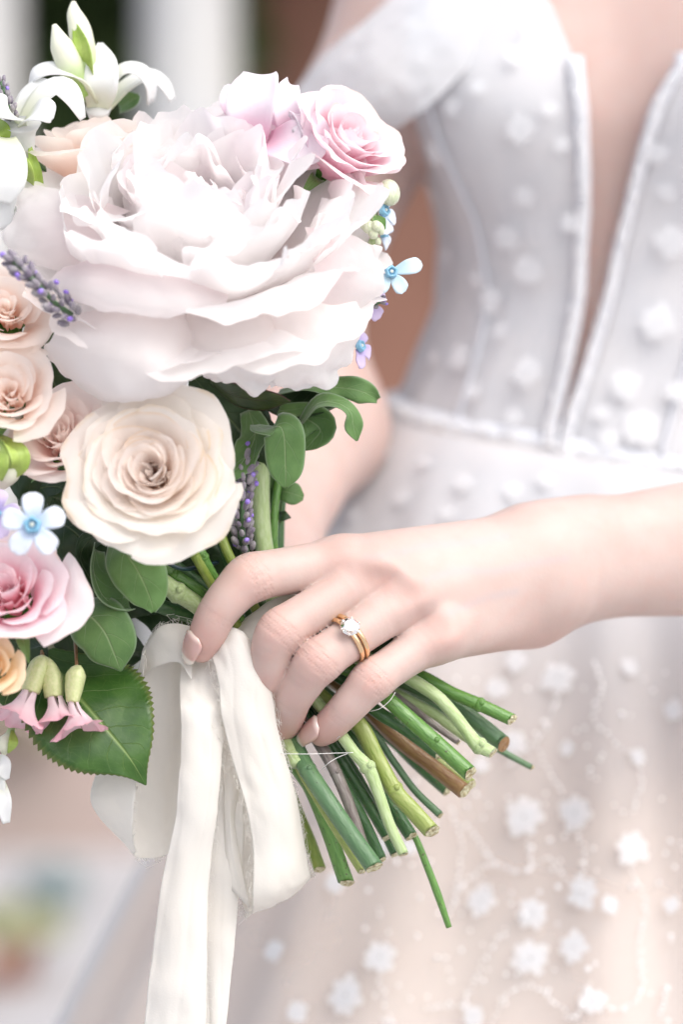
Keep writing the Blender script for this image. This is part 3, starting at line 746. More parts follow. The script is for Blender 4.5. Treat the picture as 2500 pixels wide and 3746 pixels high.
# ------------------------------------------------------------------ the gown
def edgeX(pts):
    """angle of a neckline edge as a function of height, from photograph points"""
    q = []
    for x, y in pts:
        z = (1873 - y) * 0.110e-3; X = (x - 1250) * 0.110e-3
        q.append((z, math.asin(max(-1, min(1, (X - TC[0]) / (torso(z)[0] + 0.004))))))
    q.sort(); return lambda z: float(np.interp(z, [a for a, _ in q], [b for _, b in q]))
eL = edgeX([(2140, 270), (2158, 420), (2165, 640), (2150, 900), (2115, 1200), (2020, 1640)])
eR = edgeX([(2480, 250), (2400, 400), (2350, 600), (2280, 900), (2190, 1260), (2070, 1640)])
def zwaist(th): return float(np.interp(math.degrees(th), [-110, -90, -30, 5, 90], [0.050, 0.047, 0.027, 0.014, 0.03]))
def panel(name, thA, thB, ztop, nu=44, nv=40, ridge=0.0012):
    v = []; st = []
    for i in range(nu):
        u = i / (nu - 1)
        for j in range(nv):
            w = j / (nv - 1)
            zt = ztop(u); th = thA(0) * (1 - u) + thB(0.1) * u; zb = zwaist(th)
            z = zb + (zt - zb) * w
            th = thA(z) * (1 - u) + thB(z) * u
            p = on_torso(th, z, 0.003 + ridge * (0.5 + 0.5 * math.sin(u * 26)) ** 6 * (1 - w) + 0.0012 * vnoise((u * 7, w * 5, 0), 1.0, len(name)))
            v.append(p - person.location); st.append((u, w, 0))
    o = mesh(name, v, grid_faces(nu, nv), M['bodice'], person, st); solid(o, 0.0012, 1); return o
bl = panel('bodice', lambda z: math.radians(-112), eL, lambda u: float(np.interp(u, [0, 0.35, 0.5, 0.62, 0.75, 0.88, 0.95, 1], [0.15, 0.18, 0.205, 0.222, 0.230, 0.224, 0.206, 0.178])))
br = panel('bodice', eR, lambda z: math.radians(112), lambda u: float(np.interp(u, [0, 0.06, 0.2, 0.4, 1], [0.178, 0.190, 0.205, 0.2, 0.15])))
# satin edging along the neckline and boning channels down each panel
def strip(name, fn, zs, w, parent, out=0.0046):
    v = []; st = []
    for i, z in enumerate(zs):
        th = fn(z)
        for j, q in enumerate((-1, -.5, 0, .5, 1)):
            v.append(on_torso(th + q * w / 0.1, z, out + 0.0012 * (1 - q * q)) - person.location); st.append((q, i / len(zs), 0))
    o = mesh(name, v, grid_faces(len(zs), 5), M['band'], parent, st); solid(o, 0.0008, 0); return o
zE = np.linspace(0.182, 0.02, 40)
strip('edging', eL, zE, 0.0026, bl); strip('edging', eR, zE, 0.0026, br)
for k, off in enumerate((0.52,)):
    strip('boning', lambda z, o_=off: eL(z) - o_ * (0.75 + 1.6 * z), np.linspace(0.19 - 0.02 * k, 0.035, 30), 0.0008, bl, 0.0038)
for k, off in enumerate((0.45,)):
    strip('boning', lambda z, o_=off: eR(z) + o_ * (0.75 + 1.6 * z), np.linspace(0.19, 0.02, 30), 0.0008, br, 0.0038)
# off-the-shoulder sleeve of gathered tulle
v, f, st = sheet([[P(1080, 330, .225), P(1130, 430, .215), P(1230, 520, .21), P(1330, 560, .215)], [P(1200, 190, .215), P(1270, 300, .20), P(1350, 400, .195), P(1450, 470, .20)], [P(1350, 70, .21), P(1410, 170, .195), P(1490, 280, .19), P(1580, 380, .195)], [P(1480, -60, .215), P(1560, 30, .20), P(1640, 130, .195), P(1720, 240, .20)], [P(1580, -200, .23), P(1680, -100, .215), P(1760, 0, .21), P(1840, 110, .215)]], 40, 60, 0.0012, 45, 2.0, pleat=.0007, pf=6)
o = mesh('sleeve', np.array(v) - np.array(person.location), f, M['sleeve'], person, st); solid(o, 0.001, 0)
# skirt
def skirt_pt(th, z, out=0.0):
    k = max(0, 0.03 - z)
    a = np.interp(z, [-0.55, -0.216, -0.142, -0.06, -0.007, 0.045], [0.40, 0.245, 0.205, 0.165, 0.137, 0.108]) + out
    b = np.interp(z, [-0.55, -0.216, -0.142, -0.06, -0.007, 0.045], [0.26, 0.165, 0.145, 0.118, 0.098, 0.081]) + out
    am = min(1, k * 9)
    fo = am * 0.7 * (0.0045 * math.sin(th * 17 + 2.2 * math.sin(th * 5)) + 0.005 * math.sin(th * 9 + 1.0) + 0.0025 * math.sin(th * 31 + z * 8))
    return Vector((TC[0] + (a + fo) * math.sin(th), TC[1] - (b + fo) * math.cos(th), Z0 + z))
def skirt(name, out, mat, nu=280, nv=30):
    v = []; st = []
    for i in range(nu):
        th = -PI + 2 * PI * i / nu
        for j in range(nv):
            z = zwaist(max(-1.9, min(1.9, th))) + (-0.52 - 0.02) * (j / (nv - 1)) ** 1.2
            v.append(skirt_pt(th, z, out) - person.location); st.append((i / nu, j / nv, 0))
    f = [(i * nv + j, i * nv + j + 1, ((i + 1) % nu) * nv + j + 1, ((i + 1) % nu) * nv + j) for i in range(nu) for j in range(nv - 1)]
    return mesh(name, v, f, mat, person, st)
sk = skirt('skirt', 0.0, M['skirt']); ov = skirt('overskirt', 0.006, M['veil'])
# beaded trims along the neckline edges and the waist: far too many beads to count
def beads(name, pts, r, n, parent, seed, jit=0.0015, wid=0.003):
    rng = random.Random(seed); parts = []
    c = cr([tuple(p) for p in pts], np.linspace(0, 1, n))
    for p in c:
        q = Vector(p) + Vector((rng.uniform(-wid, wid), rng.uniform(-jit, jit) - 0.001, rng.uniform(-jit, jit)))
        parts.append(ball(q - person.location, r * rng.uniform(0.7, 1.3), n=6, m=4))
    v, f, st = join(parts); o = mesh(name, v, f, M['bead'], parent, st); o['kind'] = 'stuff'; return o
zz = np.linspace(0.178, 0.026, 12)
beads('beaded_trim', [on_torso(eL(z), z, 0.0065) for z in zz], 0.00055, 620, bl, 1, 0.0006, 0.0020)
beads('beaded_trim', [on_torso(eR(z), z, 0.0065) for z in zz], 0.00055, 620, br, 2, 0.0006, 0.0020)
tt = np.radians(np.linspace(-100, 30, 16))
beads('beaded_trim', [on_torso(t, zwaist(t) + 0.002, 0.0055) for t in tt], 0.0007, 800, sk, 3, 0.003, 0.002)
v = []; st = []
for i, t in enumerate(np.radians(np.linspace(-112, 112, 60))):
    for j, dz in enumerate((-0.007, -0.003, 0.003, 0.007)):
        v.append(on_torso(t, zwaist(t) + dz, 0.0055 if j in (1, 2) else 0.004) - person.location); st.append((j, i, 0))
o = mesh('waistband', v, grid_faces(60, 4), M['band'], person, st); solid(o, 0.001, 1)

# lace flowers sewn on: rosettes of ruffled petals
def rosette(seed, n=7):
    rng = random.Random(seed); parts = []
    for layer, (k, R) in enumerate(((n, 1.0), (n - 1, 0.62))):
        for i in range(k):
            a = 2 * PI * i / k + layer * 0.5 + rng.uniform(-0.15, 0.15); d = Vector((math.cos(a), math.sin(a), 0)); z = 0.08 + 0.12 * layer
            R2 = R * rng.uniform(0.85, 1.1)
            parts.append(blade([d * 0.08 + Vector((0, 0, z)), d * R2 * 0.55 + Vector((0, 0, z + 0.08)), d * R2 + Vector((0, 0, z))], [0.09, 0.34 * R2, 0.15], (0, 0, 1), 7, 5, cup=0.30, ruf=0.10, seed=seed + i, rf=3))
    for i in range(16):
        a = rng.uniform(0, 6.28); q = rng.choice((.12, .2, .45, .8)); parts.append(ball((q * math.cos(a), q * math.sin(a), 0.35), 0.055, 1, 1, 2.5, n=5, m=4))
    return join(parts)
ROS = []
for sd_ in range(4):
    v, f, st = rosette(sd_); me = bpy.data.meshes.new('lace_flower'); me.from_pydata([tuple(p) for p in v], [], f); me.polygons.foreach_set('use_smooth', [True] * len(f)); me.materials.append(M['lace']); ROS.append(me)
lr = random.Random(4)
def lace(parent, p, nrm, size):
    o = bpy.data.objects.new('lace_flower', ROS[lr.randrange(4)]); link(o, parent)
    o.matrix_parent_inverse = Matrix()
    o.matrix_local = Matrix.Translation(Vector(p) - person.location) @ (axis_rot(nrm, lr.uniform(0, 6)) @ Matrix.Diagonal((size * 1.08, size * 1.08, size * 0.22))).to_4x4()
    return o
def hit(fn, px, py, lo=-1.7, hi=1.3):
    """the spot on the gown surface fn(th, z) that is seen at a pixel"""
    best = None; th, z = -0.4, (1873 - py) * 0.105e-3
    for it in range(14):
        p = fn(th, z); s = (p.y + CAMD) * K
        ex = (px - 1250) * s - p.x; ez = Z0 + (1873 - py) * s - p.z
        q = fn(th + 0.01, z); dxt = (q.x - p.x) / 0.01
        th = max(lo, min(hi, th + ex / max(dxt, 0.03) * 0.8)); z += ez * 0.9
    return th, z
def put(parent, fn, px, py, rpx):
    th, z = hit(fn, px, py); p = fn(th, z); n = (fn(th + 0.02, z) - fn(th - 0.02, z)).cross(fn(th, z + 0.004) - fn(th, z - 0.004)).normalized()
    if n.y > 0: n = -n
    lace(parent, p + n * 0.001, n, rpx * (p.y + CAMD) * K)
bod = lambda th, z: on_torso(th, z, 0.0065)
for x, y, r in ((1195, 295, 34), (1205, 450, 24), (1165, 545, 30), (1215, 620, 34), (1130, 690, 30), (1000, 350, 30), (1060, 820, 30), (1210, 855, 34), (1100, 640, 20), (1310, 510, 22), (1040, 245, 22), (1180, 960, 22), (1290, 330, 20), (1030, 590, 22), (1000, 450, 20), (1090, 900, 20), (1150, 760, 18), (1260, 250, 18), (1100, 200, 18), (1180, 130, 20), (1000, 820, 18)):
    put(bl, bod, x * 1.5944, y * 1.5944, r * 1.6)
for x, y, r in ((1540, 555, 38), (1510, 740, 40), (1435, 885, 34), (1470, 985, 42), (1510, 350, 24), (1555, 900, 26), (1400, 1010, 24), (1530, 440, 20), (1380, 950, 18)):
    put(br, bod, x * 1.5944, y * 1.5944, r * 1.6)
skf = lambda th, z: skirt_pt(th, z, 0.0075)
SKL = [(2042, 2480, 62), (1920, 2990, 72), (2110, 2975, 66), (2310, 3105, 62), (2135, 3265, 62), (1950, 3340, 56), (1765, 3295, 56), (1943, 3505, 68), (2105, 3465, 58), (1392, 3500, 58), (1736, 3716, 40), (1890, 2420, 40), (2170, 3660, 50), (1500, 3100, 30), (1390, 3110, 46), (1270, 3640, 70), (1230, 3230, 40), (2230, 3310, 34), (2460, 3310, 30), (1820, 2520, 40), (2080, 2740, 30), (2330, 2770, 30), (1880, 2720, 48), (1760, 2800, 30), (2470, 2600, 40), (2300, 2440, 34), (1010, 3480, 44), (1090, 3700, 40),
       (1330, 1750, 34), (1480, 1820, 40), (1560, 1690, 30), (1700, 1770, 40), (1420, 1660, 30), (1880, 1800, 34), (1640, 1880, 30), (2000, 1760, 30), (1300, 1880, 30)]
for x, y, r in SKL: put(ov, skf, x, y, r)
# beaded threads wandering between the flowers
def thread(pts, seed):
    q = []
    for x, y in pts:
        th, z = hit(skf, x, y); q.append(skf(th, z))
    n = max(10, int(sum((a - b).length for a, b in zip(q[:-1], q[1:])) / 0.0015))
    beads('beaded_thread', q, 0.00060, n, ov, seed, 0.0007, 0.0007)
TH = [[(2042, 2540), (2010, 2640), (1960, 2720), (2020, 2830), (2060, 2900)], [(1960, 2720), (1900, 2760), (1860, 2800)], [(1700, 3010), (1810, 3150), (1930, 3180), (1935, 3070)], [(1930, 3180), (2010, 3140), (2080, 3220)], [(1810, 3150), (1700, 3230), (1640, 3350)], [(1850, 3400), (1790, 3480), (1720, 3620), (1700, 3690)], [(1943, 3600), (2030, 3660), (2100, 3720), (2160, 3600)], [(1943, 3600), (1850, 3640), (1800, 3740)], [(2310, 3170), (2360, 3300), (2340, 3450), (2350, 3600), (2300, 3680), (2200, 3680)], [(2110, 3040), (2140, 3120), (2130, 3200)], [(2440, 3600), (2420, 3700)], [(2180, 2420), (2200, 2520), (2180, 2640), (2340, 2800), (2320, 2960)], [(1392, 3580), (1420, 3700), (1440, 3746)], [(1560, 3690), (1690, 3670)], [(1650, 2960), (1690, 3100), (1660, 3300)]]
for i, p in enumerate(TH): thread(p, 20 + i)
# loose sparkling beads
parts = []; sr = random.Random(12)
for i in range(150):
    x, y = (sr.uniform(1300, 2500), sr.uniform(2450, 3746)) if i > 8 else [(1944, 3096), (1930, 3180), (2040, 3240), (1690, 3238), (2273, 2610), (1990, 2640), (2125, 3668), (2150, 3540), (1915, 3340)][i]
    th, z = hit(skf, x, y); parts.append(ball(skf(th, z) + Vector((0, -0.002, 0)) - person.location, 0.0011 if i <= 8 else sr.uniform(0.0005, 0.0009), n=6, m=5))
th, z = hit(bod, 1910, 105); parts.append(ball(bod(th, z) + Vector((0, -0.002, 0)) - person.location, 0.0014, n=6, m=5))
v, f, st = join(parts); o = mesh('sequins', v, f, M['bead'], ov, st); o['kind'] = 'stuff'

# ------------------------------------------------------------------ the rings
Jr = FING['ring']
ra = Vector(A(*Jr[1][:3])); rb = Vector(A(*Jr[0][:3])); rax = (ra - Vector(A(*Jr[2][:3]))).normalized()
rc_ = Vector(A(1276, 2336, -10)); rx = (Vector((-0.12, -0.95, 0.30)) - rax * Vector((-0.12, -0.95, 0.30)).dot(rax)).normalized()
def band(name, parent, off, r, tr, wide):
    v = []; st = []; y = rax.cross(rx)
    for i in range(64):
        a = 2 * PI * i / 64; d = rx * math.cos(a) + y * math.sin(a)
        for j in range(10):
            b = 2 * PI * j / 10; v.append(d * (r + tr * math.cos(b)) + rax * (off + wide * math.sin(b))); st.append((0, 0, 0))
    f = [(i * 10 + j, i * 10 + (j + 1) % 10, ((i + 1) % 64) * 10 + (j + 1) % 10, ((i + 1) % 64) * 10 + j) for i in range(64) for j in range(10)]
    return mesh(name, v, f, M['gold'], parent, st)
RR = 0.0077
e = empty('engagement_ring', 'gold engagement ring with a round sparkling diamond on the ring finger', 'ring', rc_)
band('band', e, -0.0008, RR, 0.00065, 0.00085)
gc = rx * (RR + 0.0022) - rax * 0.0006; gy = rax.cross(rx); R0 = 0.0031
v = [tuple(gc + rx * 0.0010 + (rax * math.cos(a) + gy * math.sin(a)) * R0 * 0.58) for a in np.linspace(0, 2 * PI, 9)[:-1]]
v += [tuple(gc + rx * 0.00055 + (rax * math.cos(a + PI / 8) + gy * math.sin(a + PI / 8)) * R0 * 0.86) for a in np.linspace(0, 2 * PI, 9)[:-1]]
v += [tuple(gc + rx * 0.0 + (rax * math.cos(a) + gy * math.sin(a)) * R0) for a in np.linspace(0, 2 * PI, 17)[:-1]]
v += [tuple(gc - rx * 0.0012 + (rax * math.cos(a) + gy * math.sin(a)) * R0 * 0.5) for a in np.linspace(0, 2 * PI, 9)[:-1]] + [tuple(gc - rx * 0.0021)]
f = [tuple(range(8))]
for i in range(8):
    n1 = (i + 1) % 8
    f += [(i, 8 + i, n1), (i, 16 + 2 * i, 8 + i), (8 + i, 16 + 2 * i, 16 + 2 * i + 1), (8 + i, 16 + 2 * i + 1, 16 + (2 * i + 2) % 16), (8 + i, 16 + (2 * i + 2) % 16, n1)]
    f += [(16 + 2 * i, 32 + i, 16 + 2 * i + 1), (16 + 2 * i + 1, 32 + i, 32 + n1), (16 + 2 * i + 1, 32 + n1, 16 + (2 * i + 2) % 16), (32 + i, 40, 32 + n1)]
mesh('diamond', v, f, M['gem'], e, None, False)
M['white_gold'] = plain('white_gold', (0.86, 0.82, 0.78), None, 50, 0.15, 0, Metallic=1.0)
for k in range(6):
    a = k * PI / 3 + 0.3; d = rax * math.cos(a) + gy * math.sin(a)
    v, f, st = tube([gc + d * R0 * 0.45 - rx * 0.0022, gc + d * R0 * 1.02 - rx * 0.0004, gc + d * R0 * 0.92 + rx * 0.0007], [0.0003, 0.0003, 0.00036], 6, 8)
    mesh('prong', v, f, M['white_gold'], e, st)
e2 = empty('wedding_band', 'plain gold wedding band worn above the diamond ring', 'ring', rc_ + rax * 0.0013)
band('band', e2, 0.0, RR, 0.00075, 0.00085)
# ------------------------------------------------------------------ the bouquet: cut stems below the hand
def Q(x, y, d=0.0): return P(900 + x / 1.4255, 2300 + y / 1.4255, d * mm)
def stem(label, pts, radii, mat, nodes=(), cut=True, ridge=0.0, group='cut flower stems below the hand', seed=0, cutmat='cut'):
    rng = np.random.RandomState(seed + 3)
    o = empty('flower_stem', label, 'stem', pts[0], group=group)
    L = np.array(pts[0])
    v, f, st = tube(pts, radii, 12, max(14, len(pts) * 8), True, ridge=ridge, rnd=seed)
    v = np.array(v); dd = np.array(pts[-1]) - np.array(pts[-2]); dd /= np.linalg.norm(dd); tl = np.array((rng.uniform(-.15, .15), rng.uniform(.25, .6), rng.uniform(-.2, .2))); tl -= dd * (tl @ dd)
    if cut: v[-12:] += dd * ((v[-12:] - np.array(pts[-1])) @ tl)[:, None]
    mesh('stalk', v - L, f, M[mat], o, st)
    for (t, r) in nodes:
        c = cr([tuple(p) for p in pts], [t, min(1, t + 0.02)]); d = Vector(c[1] - c[0]).normalized()
        vv, ff, ss = ball(c[0], r * .97, 1.0, 1.0, 0.8, 12, 6, axis_rot(d)); 
        mesh('node', np.array(vv) - L, ff, M[mat], o, ss)
        b, ff, ss = ball(Vector(c[0]) + Vector((0.2 * r, -0.74 * r, 0.25 * r)), r * 0.36, n=8, m=5); mesh('bud_scar', np.array(b) - L, ff, M[mat], o, ss)
    if cut:
        a = Vector(pts[-1]); d = (a - Vector(pts[-2])).normalized(); r = radii[-1]
        x = d.orthogonal().normalized(); y = d.cross(x); vv = [tuple(a + d * 0.0004 - Vector(L))]; ss = [(0, 0, 0)]
        for k in (0.5, 0.96):
            for j in range(12):
                an = 2 * PI * j / 12; vv.append(tuple(a + (x * math.cos(an) + y * math.sin(an)) * r * k + d * (0.0005 * (1 - k) + 0.0003 + 0.0003 * rng.uniform(-1, 1)) - Vector(L))); ss.append((0, 0, 0))
        vv = np.array(vv); rel = vv - (np.array(a) - L); vv = vv + dd * (rel @ tl)[:, None]
        ff = [(0, 1 + j, 1 + (j + 1) % 12) for j in range(12)] + [(1 + j, 13 + j, 13 + (j + 1) % 12, 1 + (j + 1) % 12) for j in range(12)]
        mesh('cut_end', vv, ff, M[cutmat], o, ss, False)
    return o
B = lambda x, y, d: P(x, y, d * mm)      # where the stems are gripped
stem('bright green stem with a swollen node, topmost of the fan', [B(1150, 2330, 22), B(1380, 2420, 20), Q(900, 240, 17), Q(1080, 335, 15), Q(1220, 395, 13), Q(1385, 472, 11)], [.0026, .0023, .0022, .0021, .0022, .0021], 's_mid', [(0.80, 0.0027)], seed=1)
stem('thick dark green stem with a brown cut, under the noded top stem', [B(1120, 2350, 26), B(1420, 2470, 24), Q(1080, 395, 21), Q(1200, 480, 19), Q(1345, 600, 17)], [.0024, .0025, .0026, .0027, .0029], 's_blue', seed=2, cutmat='s_brown')
stem('pale downy stem with a knobbly cut end crossing the dark stems', [B(1160, 2370, 10), B(1400, 2430, 9), Q(875, 272, 8), Q(1000, 355, 6), Q(1080, 440, 5), Q(1150, 530, 4), Q(1205, 600, 3), Q(1285, 645, 3)], [.0023, .0022, .0022, .0021, .0021, .0021, .0025, .0020], 's_fuzz', [(0.885, 0.0031)], seed=3)
stem('long mid green stem with dark specks and a woody cut, foremost on the upper side', [B(1130, 2390, 6), B(1320, 2470, 4), Q(740, 365, 1), Q(900, 510, -1), Q(1040, 635, -2), Q(1168, 752, -3)], [.0025, .0025, .0025, .0026, .0026, .0026], 's_mid', [(0.72, 0.00285)], seed=4)
stem('dark green stem lying just under the long specked stem', [B(1120, 2400, 12), B(1280, 2500, 10), Q(670, 420, 7), Q(830, 520, 6), Q(1010, 655, 6)], [.0022, .0022, .0022, .0022, .002], 's_dark', seed=5)
stem('red brown and yellow stem behind the long specked stem', [B(1110, 2410, 22), B(1290, 2540, 20), Q(780, 560, 17), Q(960, 700, 15), Q(1140, 842, 13)], [.0024, .0024, .0025, .0025, .0026], 's_brown', ridge=0.10, seed=6)
stem('yellow green edge stem beside the red brown stem', [B(1110, 2400, 24), B(1300, 2540, 23), Q(820, 560, 20), Q(1000, 690, 18), Q(1170, 815, 16)], [.0022, .0022, .0022, .0022, .0024], 's_yel', seed=61)
stem('thin purple brown stem running under the downy stem', [B(1140, 2380, 20), B(1350, 2480, 19), Q(860, 405, 17), Q(980, 500, 15), Q(1105, 590, 14)], [.0013, .0012, .0011, .0011, .0010], 's_purp', seed=7)
stem('pale yellow stem with a blunt end behind the downy stem', [B(1140, 2370, 24), B(1380, 2500, 23), Q(960, 430, 22), Q(1060, 500, 21), Q(1160, 570, 20)], [.0018, .0018, .0018, .0018, .0018], 's_fuzz', seed=8)
stem('short dark green stem ending behind the yellow ridged stem', [B(1080, 2430, 32), B(1250, 2580, 32), Q(740, 560, 32), Q(900, 710, 32), Q(1050, 840, 32)], [.0021, .0021, .0021, .0021, .0022], 's_dark', seed=9)
stem('thin blue green stem poking out past the thick dark stem', [B(1160, 2350, 32), Q(960, 380, 32), Q(1150, 520, 32), Q(1310, 622, 32), Q(1490, 722, 32)], [.0012, .0012, .0012, .0012, .0010], 's_blue', seed=10)
stem('thick yellow ridged stem with a purple side shoot and a white cut', [B(1070, 2430, 8), B(1190, 2560, 6), Q(590, 495, 2), Q(690, 680, 0), Q(780, 840, -2), Q(870, 940, -3), Q(972, 1052, -4)], [.0027, .0028, .0028, .0028, .0027, .0027, .0027], 's_yel', [(0.66, 0.0031)], ridge=0.09, seed=11)
stem('pale downy stem bent at a hairy node in front of the dark stems', [B(1050, 2440, 4), B(1170, 2580, 1), Q(500, 555, -3), Q(570, 650, -5), Q(640, 728, -6), Q(690, 850, -6), Q(750, 1020, -6), Q(822, 1172, -6)], [.0019, .0019, .0019, .0019, .0022, .0019, .0018, .0017], 's_fuzz', [(0.56, 0.0029)], seed=12)
stem('dark green stem holding a thin green shoot in its hollow end', [B(1060, 2440, 14), B(1170, 2590, 12), Q(560, 590, 10), Q(660, 760, 9), Q(760, 920, 8), Q(862, 1080, 7)], [.0022, .0022, .0022, .0022, .0022, .0022], 's_dark', [(0.7, 0.0025)], seed=13)
stem('long thin light green shoot hanging lowest of all the stems', [Q(820, 1010, 9), Q(880, 1080, 9), Q(935, 1210, 9), Q(1000, 1380, 9), Q(1060, 1555, 9)], [.0010, .0011, .0012, .0013, .0010], 's_mid', cut=False, seed=14)
stem('thickest bloomy green stem, foremost beside the ribbon', [B(1010, 2450, 20), Q(190, 480, 15), Q(235, 560, 8), Q(310, 715, -3), Q(430, 900, -10), Q(550, 1075, -12), Q(668, 1240, -13)], [.0027, .0028, .0028, .0029, .0029, .0029, .0030], 's_blue', [(0.52, 0.0032)], seed=15)
stem('purple grey stem between the thick bloomy stem and the downy stem', [B(1030, 2450, 14), Q(300, 470, 10), Q(385, 600, 4), Q(470, 750, -2), Q(555, 960, -3), Q(645, 1230, -3)], [.0020, .0020, .0020, .0020, .0018, .0016], 's_purp', [(0.6, 0.0022)], seed=16)
stem('deep green stem ending level with the hairy bent stem', [B(1040, 2450, 16), Q(430, 580, 14), Q(550, 770, 12), Q(650, 930, 11), Q(742, 1085, 10)], [.0021, .0021, .0021, .0021, .0021], 's_dark', seed=17)
stem('slim blue green stem behind the yellow ridged stem', [B(1080, 2430, 16), Q(640, 520, 15), Q(770, 690, 13), Q(880, 840, 12), Q(1012, 968, 11)], [.0012, .0012, .0012, .0012, .0013], 's_blue', seed=18)
stem('dark green stem touching the purple grey stem near its cut', [B(1030, 2450, 12), Q(420, 640, 9), Q(540, 860, 6), Q(620, 1010, 4), Q(706, 1200, 3)], [.0018, .0018, .0018, .0018, .0018], 's_dark', seed=19)
stem('slender yellow stem along the left flank of the thick bloomy stem', [B(990, 2460, 22), Q(200, 560, 12), Q(275, 720, 0), Q(380, 900, -4), Q(500, 1095, -5), Q(602, 1262, -6)], [.0014, .0014, .0014, .0014, .0014, .0013], 's_yel', seed=20)
stem('pale green stem with a ragged split end', [B(990, 2460, 18), Q(230, 640, 12), Q(340, 830, 8), Q(430, 1040, 5), Q(528, 1318, 3)], [.0022, .0022, .0022, .0023, .0025], 's_mid', ridge=0.12, seed=21)
stem('olive stem half covered by the frayed ribbon loop', [B(970, 2460, 24), Q(170, 680, 20), Q(260, 930, 16), Q(330, 1100, 14), Q(385, 1250, 13)], [.0020, .0020, .0020, .0021, .0021], 's_olive', seed=22)
stem('dark green stem seen between the purple grey and downy stems', [B(1040, 2440, 20), Q(400, 500, 17), Q(560, 740, 15), Q(680, 960, 13), Q(782, 1170, 12)], [.0019, .0019, .0019, .0019, .0019], 's_dark', seed=23)
stem('pale downy stem with a swollen joint at the ribbon edge', [B(970, 2470, 20), Q(170, 500, 12), Q(215, 590, 4), Q(262, 705, -4)], [.0018, .0018, .0019, .0021], 's_fuzz', [(0.9, 0.0024)], cut=False, seed=24)

# stems and leaves above the hand
UP = [
 ('dark stem leaning from the grip towards the cream rose', [(600, 1480, 12), (560, 1380, 10), (505, 1230, 6), (478, 1120, 8)], .0017, 's_dark'),
 ('bright olive stem left of the lavender spike', [(610, 1450, 6), (560, 1340, 3), (515, 1250, 1), (480, 1130, 2)], .0016, 's_olive'),
 ('bright green stem with a brown node under the cream rose', [(570, 1450, 4), (500, 1340, -1), (462, 1270, -4), (440, 1210, -4)], .0017, 's_mid'),
 ('light green stem joining the noded stem under the cream rose', [(560, 1460, 2), (480, 1330, -3), (440, 1260, -6), (410, 1205, -6)], .0016, 's_olive'),
 ('pale stem with a dark scar passing behind the index fingertip', [(560, 1480, 6), (455, 1390, 2), (400, 1355, -1), (350, 1320, -4)], .0030, 's_fuzz'),
 ('glossy green stem above the scarred pale stem', [(580, 1470, 8), (470, 1365, 3), (390, 1310, 0), (340, 1270, -2)], .0019, 's_mid'),
 ('deep green stem lowest of those reaching to the left leaves', [(560, 1490, 10), (450, 1420, 8), (380, 1395, 5), (320, 1370, 2)], .0024, 's_dark'),
 ('wide pale ribbed stem to the right of the lavender', [(640, 1450, 20), (610, 1290, 18), (597, 1180, 17), (597, 1000, 20)], .0029, 's_fuzz'),
 ('light green stem at the right edge above the knuckle', [(660, 1450, 22), (632, 1290, 20), (630, 1180, 20), (645, 1060, 22)], .0014, 's_mid'),
 ('dark blue green stem close to the lavender spike', [(620, 1440, 10), (560, 1260, 7), (520, 1160, 7), (495, 1090, 8)], .0015, 's_blue'),
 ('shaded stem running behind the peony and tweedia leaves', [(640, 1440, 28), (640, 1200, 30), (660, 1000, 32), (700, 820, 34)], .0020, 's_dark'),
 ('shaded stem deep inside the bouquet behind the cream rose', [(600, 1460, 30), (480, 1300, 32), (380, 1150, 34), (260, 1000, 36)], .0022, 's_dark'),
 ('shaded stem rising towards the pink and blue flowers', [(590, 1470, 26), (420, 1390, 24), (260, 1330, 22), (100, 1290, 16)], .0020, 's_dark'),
 ('thin dark stem between the two rows of leaf stalks', [(590, 1460, 14), (470, 1345, 16), (400, 1290, 16), (330, 1210, 16)], .0014, 's_dark'),
]
for i, (lab, pts, r, mt) in enumerate(UP):
    stem(lab, [D(x, y, d * mm) for x, y, d in pts], [r, r, r * 1.02, r], mt, [(0.62, r * 1.3)] if 'node' in lab or 'scar' in lab else (), False, 0.10 if 'ribbed' in lab else 0.0, 'flower stems above the hand', 40 + i)

def leaf(label, pts, widths, n, mat='oval', group='tweedia leaves', disp=True, **k):
    pp = [D(x, y, d * mm) if disp else P(x, y, d * mm) for x, y, d in pts]
    g = blade(pp, [w * mm for w in widths], n, **{'nt': 22, 'nsd': 9, **k})
    return one('leaf', label, 'leaf', g, M[mat], group, 0.0003)
leaf('oval green leaf folded over at its top, hanging beside the lavender', [(585, 975, 4), (610, 985, -6), (640, 978, -9), (652, 1000, -9), (655, 1050, -7), (656, 1090, -6), (655, 1121, -5)], [1.5, 5, 6.4, 6.6, 6.4, 4.8, .4], [(0, -.2, 1), (0, -.4, 1), (.1, -.8, .8), (.1, -1, .2), (.1, -1, .1), (.1, -1, 0), (.1, -1, -.1)], nt=30, cup=0.10, ruf=.001, seed=1)
leaf('curled green leaf end bending down past the bodice side', [(690, 970, 6), (730, 925, 2), (775, 925, 0), (805, 945, 0), (812, 980, 1), (820, 1012, 2)], [2, 4, 3.5, 2.8, 3.2, .3], [(0, -.6, .8), (-.2, -.6, .8), (0, -.5, .8), (.5, -.7, .5), (.3, -1, .1), (.2, -1, 0)], seed=2, cup=.2)
leaf('broad dull green leaf behind the folded oval leaf', [(640, 940, 12), (700, 960, 9), (735, 985, 8), (720, 1010, 8), (700, 1032, 9)], [2, 5.5, 6.0, 4, .4], (-.3, -.8, .3), seed=3, cup=.2)
leaf('wavy green leaf with a rounded tip reaching out to the right', [(640, 900, 14), (720, 885, 10), (790, 890, 8), (835, 900, 8), (866, 918, 10)], [2, 4.5, 3.6, 4.0, 1.0], [(0, -.5, 1), (0, -.5, 1), (0, -1, .3), (-.1, -1, .3), (-.2, -1, .2)], seed=4, mat='oval', ruf=.004, cup=.1)
